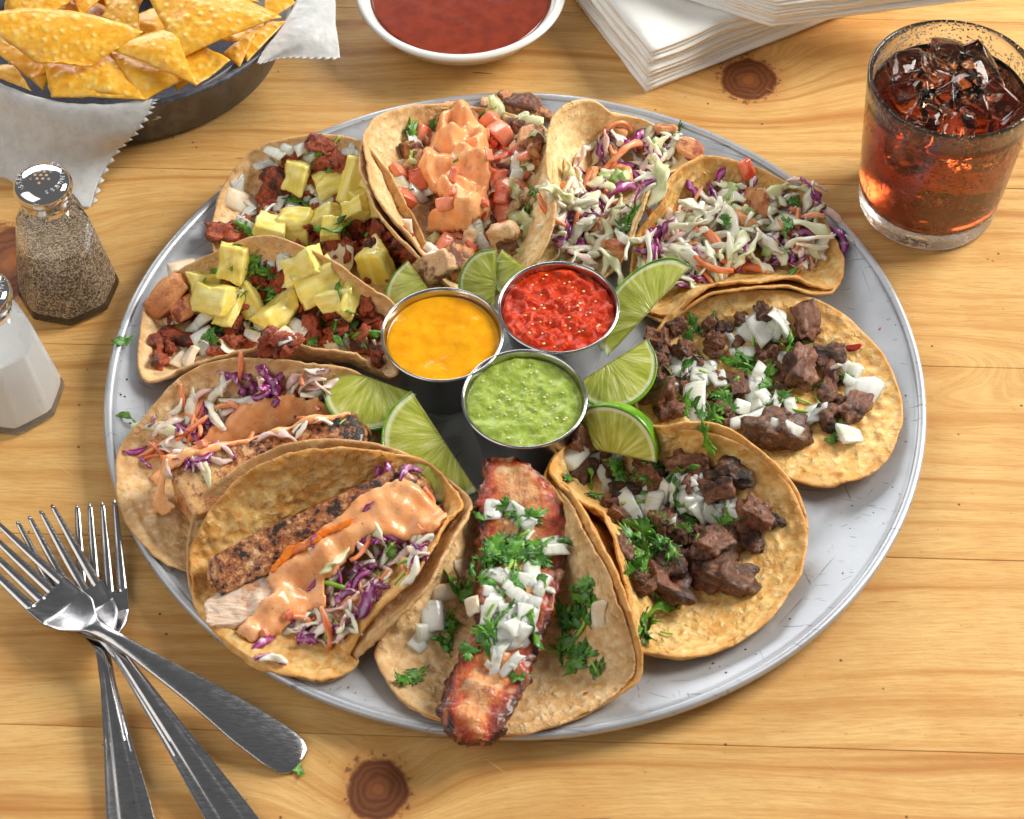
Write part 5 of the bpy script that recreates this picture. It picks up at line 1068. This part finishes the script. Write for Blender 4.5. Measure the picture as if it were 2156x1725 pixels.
# ------------------------------------------------------------------ forks
def fork(neck, root_, end, zs, label, grooves=False, L_head=6.9, sc_=1.):
    """neck, tine root and handle end give the line it lies on; zs = heights (end, mid, neck, dip, tip)"""
    N, Q, E = [np.array(W(*p))[:2] for p in (neck, root_, end)]
    d1 = (N-E)/np.linalg.norm(N-E); d2 = (Q-N)/np.linalg.norm(Q-N); Lh = np.linalg.norm(N-E)
    root = thing('fork', label, 'fork', (E[0], E[1], 0), 'steel forks piled crosswise by the tray')
    hl = 3.4*sc_; tl = 4.6*sc_
    S = []                                                    # (centre xy, dir, z, halfwidth)
    def zf(s):                                                # s: cm from the neck, negative = handle
        return np.interp(s, [-Lh, -Lh*.55, -1.5, 0, .8, 2.2, hl, hl+tl*.5, hl+tl], [zs[0], zs[1], zs[2]+.1, zs[2], zs[2]-.35*(zs[2]-zs[3]), zs[3], zs[3]+.05, zs[3]+.45*(zs[4]-zs[3]), zs[4]])
    def hw(s):
        return np.interp(s, [-Lh, -Lh+.12, -Lh+.5, -Lh+1.2, -Lh+3, -Lh*.45, -2.2, -.6, 0, .5, 1.2, 2.0, hl], [.35, .72, .98, 1.08, 1.0, .62, .36, .33, .4, .72, 1.12, 1.24, 1.24])*sc_
    ss = np.r_[np.linspace(-Lh, -Lh+1, 10), np.linspace(-Lh+1.3, -.5, 34), np.linspace(-.3, hl, 22)]
    ac = 15; V = []
    for s in ss:
        blend = 1/(1+math.exp(-s*1.5)); d = d1*(1-blend)+d2*blend; d /= np.linalg.norm(d); n_ = np.array([-d[1], d[0]])
        c = N+(d1*s if s < 0 else d2*s); w = hw(s)
        for j in range(ac):
            u = -1+2*j/(ac-1); z = zf(s)
            crown = -.10*u*u if s < -.5 else (.16*u*u*np.clip((s+.5)/2, 0, 1)-.10*u*u*np.clip(1-(s+.5)/2, 0, 1))
            g = 0
            if grooves and s < -1.2:
                g = -.045*(abs(abs(u)-.62) < .08)-.045*(abs(abs(u)-.86) < .08)
            V.append((c[0]+n_[0]*u*w, c[1]+n_[1]*u*w, z+crown+g))
    V = np.array(V); m = len(V); B = V.copy(); B[:, 2] -= .17; VV = np.r_[V, B]; F = []
    k = len(ss)
    for i in range(k-1):
        for j in range(ac-1):
            q = i*ac+j; F.append([q, q+ac, q+ac+1, q+1]); F.append([m+q, m+q+1, m+q+ac+1, m+q+ac])
        for j, sg in ((0, 1), (ac-1, -1)): q = i*ac+j; F.append([q, m+q, m+q+ac, q+ac] if sg > 0 else [q, q+ac, m+q+ac, m+q])
    for j in range(ac-1): F.append([j, j+1, m+j+1, m+j]); q = (k-1)*ac+j; F.append([q, m+q, m+q+1, q+1])
    o = part('fork_body', VV, F, MT['fork'], root)
    bv = o.modifiers.new('bevel', 'BEVEL'); bv.width = .05*U; bv.segments = 2; bv.angle_limit = R(50)
    n2 = np.array([-d2[1], d2[0]])
    for t in range(4):
        uc = (-.78+.52*t)*1.24*sc_; V = []; K = 22; pr = [(-1, .0), (-.9, .07), (0, .09), (.9, .07), (1, 0), (.9, -.08), (0, -.085), (-.9, -.08)]
        for i in range(K+1):
            q = i/K; s = hl-.18+(tl+.18)*q; w = .25*(1-.55*q**1.3)*sc_; w *= 1 if q < .97 else .6; us = uc*(1-.06*q); c = N+d2*s; cz = .16*(uc/1.24)**2*(1-q*.6)
            for a, b in pr: V.append((c[0]+n2[0]*(us+a*w), c[1]+n2[1]*(us+a*w), zf(s)+cz-.085+b*(1-.35*q)))
        F = []
        for i in range(K):
            for j in range(8): F.append([i*8+j, i*8+(j+1) % 8, (i+1)*8+(j+1) % 8, (i+1)*8+j])
        F += [list(range(8))[::-1], [K*8+j for j in range(8)]]
        part('tine', V, F, MT['fork'], root)
fork((213,1352,1.3), (214,1262,.6), (290,1830,.5), (.25, .8, 1.1, .28, 1.4), 'lowest fork of the pile, its tines pointing straight up the picture', True)
fork((222,1334,1.8), (168,1252,1.), (560,1830,.5), (.25, 1.2, 1.6, .75, 1.9), 'middle fork of the pile, grooved handle running off the bottom edge', True)
fork((192,1312,2.2), (118,1268,1.3), (632,1602,.3), (.25, 1.5, 2.1, 1.2, 2.3), 'top fork of the pile with a plain smooth handle', False)

# ------------------------------------------------------------------ napkins
def napkins(c0, d1, d2, L1, L2, n, z0, th, seed, lab, grp, twist=0.):
    rs = random.Random(seed); d1 = np.array(d1)/np.linalg.norm(d1); d2 = np.array(d2)/np.linalg.norm(d2)
    for i in range(n):
        j1, j2 = rs.uniform(-.14, .14), rs.uniform(-.14, .14); a = R(rs.uniform(-1.2, 1.2)+twist*i); ca, sa = math.cos(a), math.sin(a)
        e1 = np.array([d1[0]*ca-d1[1]*sa, d1[0]*sa+d1[1]*ca]); e2 = np.array([d2[0]*ca-d2[1]*sa, d2[0]*sa+d2[1]*ca])
        z = z0+i*th; nu, nv = 26, 20; V = []; T = th*.98; off = rs.uniform(0, 99)
        for s in (1, 0):
            for iu in range(nu+1):
                for iv in range(nv+1):
                    u = iu/nu*L1+j1; v = iv/nv*L2+j2; ed = min(iu, nu-iu, iv, nv-iv); ed = min(ed/1.5, 1)**.5
                    wv = .07*mn.noise(Vector((u*.3, v*.3, i*.12+seed)))*min(i, 5)
                    x = c0[0]+e1[0]*u+e2[0]*v; y = c0[1]+e1[1]*u+e2[1]*v; rag = .06*mn.noise(Vector((x*1.2, y*1.2, off)))
                    V.append((x+rag, y+rag, z+wv+(T if s else 0)*(.8+.2*ed if s else 0)+(0 if s else T*.12*(1-ed))))
        m = (nu+1)*(nv+1); F = []
        for iu in range(nu):
            for iv in range(nv): q = iu*(nv+1)+iv; F.append([q, q+nv+1, q+nv+2, q+1]); F.append([m+q, m+q+1, m+q+nv+2, m+q+nv+1])
        for iu in range(nu):
            for iv in (0, nv): q = iu*(nv+1)+iv; F.append([q, m+q, m+q+nv+1, q+nv+1])
        for iv in range(nv):
            for iu in (0, nu): q = iu*(nv+1)+iv; F.append([q, q+1, m+q+1, m+q])
        o = solo('paper_napkin', V, F, MT['napkin'], lab(i), 'napkin', grp)
ORD = ['bottom', 'second', 'third', 'fourth', 'fifth', 'sixth', 'seventh', 'eighth', 'ninth', 'tenth', 'eleventh', 'top']
k0 = W(1362, 196, 0); k1 = W(1850, -4, 0); k2 = W(1195, -20, 0)
napkins(k0[:2], (k1-k0)[:2], (k2-k0)[:2], 17, 13.5, 12, .0, .27, 3, lambda i: 'white folded paper napkin, %s in the lower fanned stack' % (ORD[i] if i in (0, 11) else ORD[i]+' from the bottom'), 'napkins in the lower stack')
q0 = W(1625, 60, 3.3); q1 = W(1750, 58, 3.3); q2 = W(1430, -5, 3.3)
napkins(q0[:2], (q1-q0)[:2]+np.array([0, .55]), (q2-q0)[:2], 13, 13, 9, 3.35, .27, 5, lambda i: 'white folded paper napkin, %s in the upper stack turned askew' % (ORD[i] if i == 0 else ('top' if i == 8 else ORD[i]+' from the bottom')), 'napkins in the upper stack')

# ------------------------------------------------------------------ bowl of brown salsa
def build_salsa_bowl():
    c = (-3.2, 28.45); root = thing('salsa_bowl', 'white bowl of thin brown-red salsa at the top edge', 'bowl', (c[0], c[1], 0))
    prof = [(0, .5), (2.2, .5), (3.8, 1.2), (5.0, 2.5), (5.55, 3.7), (5.72, 4.0), (5.95, 4.12), (6.18, 4.05), (6.2, 3.85), (5.95, 3.4), (5.35, 2.2), (4.1, .9), (3.0, .35), (3.0, 0), (2.6, 0), (2.4, .3), (0, .3)]
    V, F = lathe([(a*1.01, b*.68) for a, b in prof], 120, c, False); part('bowl_wall', V, F, MT['glaze'], root)
    V, F = disc_surface(c, 5.42, 2.25, lambda x, y: .008*fbm((x, y, 0), 1., 3), 24, 110, .6); part('salsa', V, F, MT['brown_salsa'], root)
build_salsa_bowl()

# ------------------------------------------------------------------ pan of chips, its paper and the chips
PC = (-22.9, 26.9)
def build_pan():
    root = thing('metal_pan', 'dark worn metal pan lined with paper at the upper left', 'pan', (PC[0], PC[1], 0))
    prof = [(0, .25), (8.2, .25), (8.75, .5), (10.25, 4.3), (10.32, 4.5), (10.45, 4.56), (10.62, 4.5), (10.62, 4.3), (10.5, 4.2), (9.0, .35), (8.5, 0), (0, 0)]
    V, F = lathe(prof, 140, PC, False); part('pan_wall', V, F, MT['pan'], root)
build_pan()
def sheet(rows, name, mat, label, cat, thick=.02, amp=.08, teeth=None):
    """rows: lists of points (cm) of equal count; smooth grid with small thickness"""
    G = np.array(rows, float); nr, nc = G.shape[:2]; nu, nv = 44, 60
    def samp(A, n):
        x = np.linspace(0, len(A)-1, n); out = []
        for t in x:
            i = min(int(t), len(A)-2); f = t-i; a = A[max(i-1, 0)]; b = A[i]; c = A[i+1]; d = A[min(i+2, len(A)-1)]
            out.append(.5*((2*b)+(c-a)*f+(2*a-5*b+4*c-d)*f*f+(3*b-3*c+d-a)*f**3))
        return np.array(out)
    H = np.stack([samp(G[:, j], nu) for j in range(nc)], 1); H = np.stack([samp(H[i], nv) for i in range(nu)], 0)
    for i in range(nu):
        for j in range(nv): p = H[i, j]; H[i, j] = p+np.array([0, 0, amp*mn.noise(Vector((p[0]*.7, p[1]*.7, 2)))+amp*.5*mn.noise(Vector((p[0]*2, p[1]*2, 5)))])
    V = H.reshape(-1, 3).tolist(); F = [[i*nv+j, i*nv+j+1, (i+1)*nv+j+1, (i+1)*nv+j] for i in range(nu-1) for j in range(nv-1)]
    if teeth:
        side, size = teeth
        line = H[:, -1] if side == 'right' else H[-1]; inner = H[:, -2] if side == 'right' else H[-2]
        L = len(line); ids = [i*nv+nv-1 for i in range(nu)] if side == 'right' else [(nu-1)*nv+j for j in range(nv)]
        for i in range(0, L-2, 2):
            for h0, h1 in ((0, 1.),):
                a = line[i]; b = line[i+2]; ia = inner[i]
                dd = a-ia; dd /= np.linalg.norm(dd)+1e-9; k = len(V); V += [a.tolist(), b.tolist(), ((a+b)/2+dd*size).tolist()]; F.append([k, k+1, k+2])
    o = solo(name, V, F, MT[mat], label, cat)
    so = o.modifiers.new('thickness', 'SOLIDIFY'); so.thickness = thick*U
    return o
def rimpt(deg, r, z): return np.array([PC[0]+r*math.cos(R(deg)), PC[1]+r*math.sin(R(deg)), z])
def px(*q): return np.array(W(*q))
# lower paper: from inside the pan, over the rim, down to the table
rows = [[rimpt(a, 9.9, 2.6) for a in (-150, -128, -108, -90, -74)],
        [rimpt(a, 10.38, 4.35) for a in (-150, -128, -108, -90, -73.5)],
        [rimpt(a, 10.6, 4.74) for a in (-135, -118, -103, -88, -74)],
        [rimpt(a, 11.0, 4.3) for a in (-136, -119, -104, -89, -76)],
        [rimpt(a, 11.35, 3.2) for a in (-138, -121, -106, -92, -81)],
        [px(-100,310,1.3), px(10,322,1.4), px(90,335,1.4), px(170,334,1.4), px(243,320,1.4)],
        [px(-110,350,.25), px(5,370,.3), px(70,390,.3), px(135,392,.35), px(208,380,.3)],
        [px(-120,362,.06), px(0,372,.07), px(60,408,.08), px(125,430,.08), px(190,438,.08)]]
sheet(rows, 'paper_liner', 'paper', 'saw-edged sheet of waxed paper hanging over the near side of the pan', 'paper', teeth=('right', .34))
rows = [[rimpt(-27, 9.6, 2.4), rimpt(-20, 9.6, 2.4), rimpt(-8, 9.6, 2.4), rimpt(8, 9.6, 2.4)],
        [rimpt(-30, 10.4, 4.5), rimpt(-21, 10.38, 4.6), rimpt(-8, 10.4, 4.6), rimpt(8, 10.4, 4.6)],
        [px(545,131,4.5), px(590,84,4.8), px(628,20,4.9), px(640,-50,4.9)],
        [px(590,121,4.2), px(640,80,4.8), px(668,20,4.9), px(672,-50,4.9)],
        [px(650,120,4.1), px(690,80,4.4), px(705,20,4.6), px(700,-50,4.6)],
        [px(716,122,3.9), px(712,85,4.2), px(702,20,4.4), px(690,-50,4.4)]]
rows = np.array(rows)[:, ::-1]
sheet(rows, 'paper_liner', 'paper', 'pointed corner of waxed paper sticking out over the right side of the pan', 'paper', teeth=('right', .25))
# loose paper lining the inside
rows = [[rimpt(a, 10.1+.1*math.sin(a*.3), 4.35+.25*math.sin(a*.11)) for a in range(-84, 60, 8)], [rimpt(a, 9.6, 2.9) for a in range(-84, 60, 8)], [rimpt(a, 8.9, 1.2) for a in range(-84, 60, 8)], [rimpt(a, 7.5, .45) for a in range(-84, 60, 8)]]
sheet(rows, 'paper_liner', 'paper', 'waxed paper lining inside the pan under the chips', 'paper')
def chip(corners, bulge, curl, label, seed=0, roll=None, n=22):
    A, B, C = [np.array(W(*q)) for q in corners]; V = []; idx = {}
    nr = np.cross(B-A, C-A); nr /= np.linalg.norm(nr); nr *= np.sign(nr[2]) if abs(nr[2]) > 1e-6 else 1
    cen = (A+B+C)/3; off = seed*3.1
    for i in range(n+1):
        for j in range(n+1-i):
            a, b = i/n, j/n; c = 1-a-b; P = A*a+B*b+C*c
            P = P+(P-cen)*0+((A+B)/2-C)/np.linalg.norm((A+B)/2-C)*bulge*4*a*b
            P = P+nr*(curl*1.5*(27*a*b*c*.33+.55*(1-c)*c*2))
            if roll: cc = c; P = P+nr*roll*max(0, cc-.62)**1.2*9+((A+B)/2-C)*max(0, cc-.66)**1.5*1.6
            P = P+nr*(.10*mn.noise(Vector((P[0]*.8+off, P[1]*.8, 1)))+.05*mn.noise(Vector((P[0]*2.4+off, P[1]*2.4, 1))))
            e = min(a, b, c); P = P+np.array([1, 1, 0])*(.06*mn.noise(Vector((P[0]*2, P[1]*2, off))) if e < .01 else 0)
            idx[(i, j)] = len(V); V.append(P)
    V = np.array(V); m = len(V); F = []
    for i in range(n):
        for j in range(n-i):
            t = [idx[(i, j)], idx[(i+1, j)], idx[(i, j+1)]]; F.append(t)
            if j < n-i-1: F.append([idx[(i+1, j)], idx[(i+1, j+1)], idx[(i, j+1)]])
    o = solo('tortilla_chip', V, F, MT['chip'], label, 'tortilla chip', 'tortilla chips in the metal pan')
    so = o.modifiers.new('thickness', 'SOLIDIFY'); so.thickness = .09*U; so.offset = -1
    return o
chip([(-60,40,7.2),(300,70,6.3),(141,180,5.4)], 1.0, .5, 'large tortilla chip at left with a black speck and curled lower corner', 1, roll=.25)
chip([(280,-60,6.6),(592,38,6.6),(380,125,6.0)], .6, .5, 'large blistered tortilla chip at the right of the heap, lying over the others', 2)
chip([(225,102,6.0),(365,60,6.4),(415,182,5.6)], .1, .4, 'tortilla chip just under the blistered one, edge curled up', 3)
chip([(358,66,6.3),(484,128,5.6),(412,182,5.5)], .1, -.3, 'small chip half with a sharp corner pointing right', 4)
chip([(90,110,5.4),(305,212,4.9),(108,206,4.9)], .0, .35, 'tortilla chip resting on the paper at the front of the pan', 5)
chip([(222,100,5.5),(308,212,4.9),(110,190,4.9)], .0, .5, 'tortilla chip behind the one resting on the paper', 6)
chip([(224,106,5.5),(400,165,5.0),(304,214,4.8)], .0, .3, 'shaded tortilla chip, lowest at the front centre of the pan', 7)
chip([(-40,150,5.0),(30,140,5.3),(68,192,4.9)], .2, .3, 'small chip tip by the rim at the far left', 8)
chip([(-20,-40,6.2),(200,-30,6.2),(60,70,5.6)], .2, .3, 'tortilla chip at the back left, mostly behind the speckled one', 9)
chip([(215,40,5.4),(290,-60,6.2),(296,90,5.6)], .1, .25, 'narrow chip standing behind the large blistered one', 10)
chip([(470,115,4.8),(540,64,5.2),(504,145,4.4)], .1, .2, 'small chip low by the right wall of the pan', 11)
chip([(560,-30,6.2),(622,8,5.8),(556,55,5.6)], .1, .2, 'chip corner poking out at the upper right of the pan', 12)
chip([(430,85,5.0),(516,70,5.1),(514,90,5.)], .3, .1, 'chip edge showing beneath the blistered chip at right', 13)
chip([(360,160,4.4),(470,135,4.5),(370,195,4.2)], .1, .2, 'broken chip low in front, beside the bare pan rim', 14)
chip([(-60,60,4.8),(90,190,4.6),(130,120,4.8)], .1, .2, 'dark chip in the gap at the left of the pan', 15)
chip([(180,-10,5.0),(260,30,4.8),(240,-60,5.2)], .1, .2, 'chip in shade at the top of the frame', 16)
chip([(200,-60,5.5),(312,-20,5.5),(252,95,5.2)], .1, .25, 'chip standing in the gap left of the large blistered one', 17)
chip([(498,58,5.0),(602,48,4.7),(520,132,4.6)], .1, .2, 'chip tucked under the right edge of the heap, near the paper corner', 18)
chip([(130,-60,5.6),(236,-20,5.5),(170,40,5.3)], .1, .25, 'chip at the top of the frame behind the speckled one', 19)
rs_ = random.Random(5)
for i in range(36):
    a, r = rs_.uniform(-180, 180), 7.3*math.sqrt(rs_.uniform(.1, 1.)); x, y = PC[0]+r*math.cos(R(a)), PC[1]+r*math.sin(R(a)); z = 4.3+rs_.uniform(-.8, .4)*(1 if r < 7.5 else 1.2); b = rs_.uniform(0, 6.28); pts = []
    for k in range(3):
        X, Y = proj((x+2.4*math.cos(b+k*2.09), y+2.4*math.sin(b+k*2.09), z+rs_.uniform(-.6, .6))); pts.append((float(X), float(Y), z+rs_.uniform(-.7, .7)))
    chip(pts, .2, .4, 'tortilla chip buried deep in the heap under the top chips', 30+i)

# ------------------------------------------------------------------ stray bits
def stray(key, X, Y, size, label, cat, z=None, yaw=0):
    f = Field(); name, L, h = KIND[key]; P = f.hit(X, Y) if z is None else W(X, Y, z)
    o = link(name, L[hash_(label) % len(L)], None, None, (P[0], P[1], P[2]+h*size*.5), (random.gauss(0, .12), random.gauss(0, .12), R(yaw)), size)
    return tag(o, label, cat)
stray('oniond', 388, 567, 1.7, 'loose stained onion piece on the tray rim beside the left pork taco', 'onion piece', yaw=20)
stray('cil', 262, 719, 1.1, 'cilantro scrap on the left rim of the tray', 'cilantro', yaw=30)
stray('cilr', 262, 884, 1.2, 'curled cilantro stem on the tray rim, left of the fish taco', 'cilantro', yaw=-10)
stray('cil', 627, 1622, 1.0, 'green scrap on the table by the end of the plain fork handle', 'cilantro', .01, yaw=-50)
stray('cp', 1762, 510, 2.2, 'red cabbage shred hanging off the slaw taco onto the rim', 'cabbage shred', yaw=-70)
stray('cg', 1788, 505, .5, 'pale green bit on the tray rim beside the red cabbage shred', 'cabbage scrap', yaw=-50)
stray('flake', 1690, 292, .25, 'tiny orange crumb on the back rim of the tray', 'crumb', yaw=0)
stray('flake', 1854, 690, .35, 'tiny red crumb on the right rim of the tray', 'crumb', yaw=60)
def crumbs():
    bm = bmesh.new(); rs = random.Random(8); f = Field()
    pts = [(rs.uniform(1420, 1840), rs.uniform(990, 1420)) for _ in range(60)]+[(rs.uniform(1850, 1930), rs.uniform(640, 1050)) for _ in range(24)]+[(rs.uniform(230, 320), rs.uniform(600, 1150)) for _ in range(26)]+[(rs.uniform(420, 800), rs.uniform(1380, 1500)) for _ in range(24)]
    for X, Y in pts:
        P = f.hit(X, Y); r = rs.choice((.02, .03, .035, .05))
        if math.hypot(P[0], P[1]) > 20.4: continue
        bmesh.ops.create_icosphere(bm, subdivisions=1, radius=r*U, matrix=Matrix.Translation(Vector(P)*U) @ Matrix.Diagonal((1.4, 1, .7, 1)))
    me = bpy.data.meshes.new('crumbs'); bm.to_mesh(me); bm.free(); o = link('crumbs', me, MT['crumb']); tag(o, 'scattered dark crumbs on the bare parts of the tray', 'crumbs', None, 'stuff')
crumbs()
for o in sc.objects:
    if '_p' in o: del o['_p']
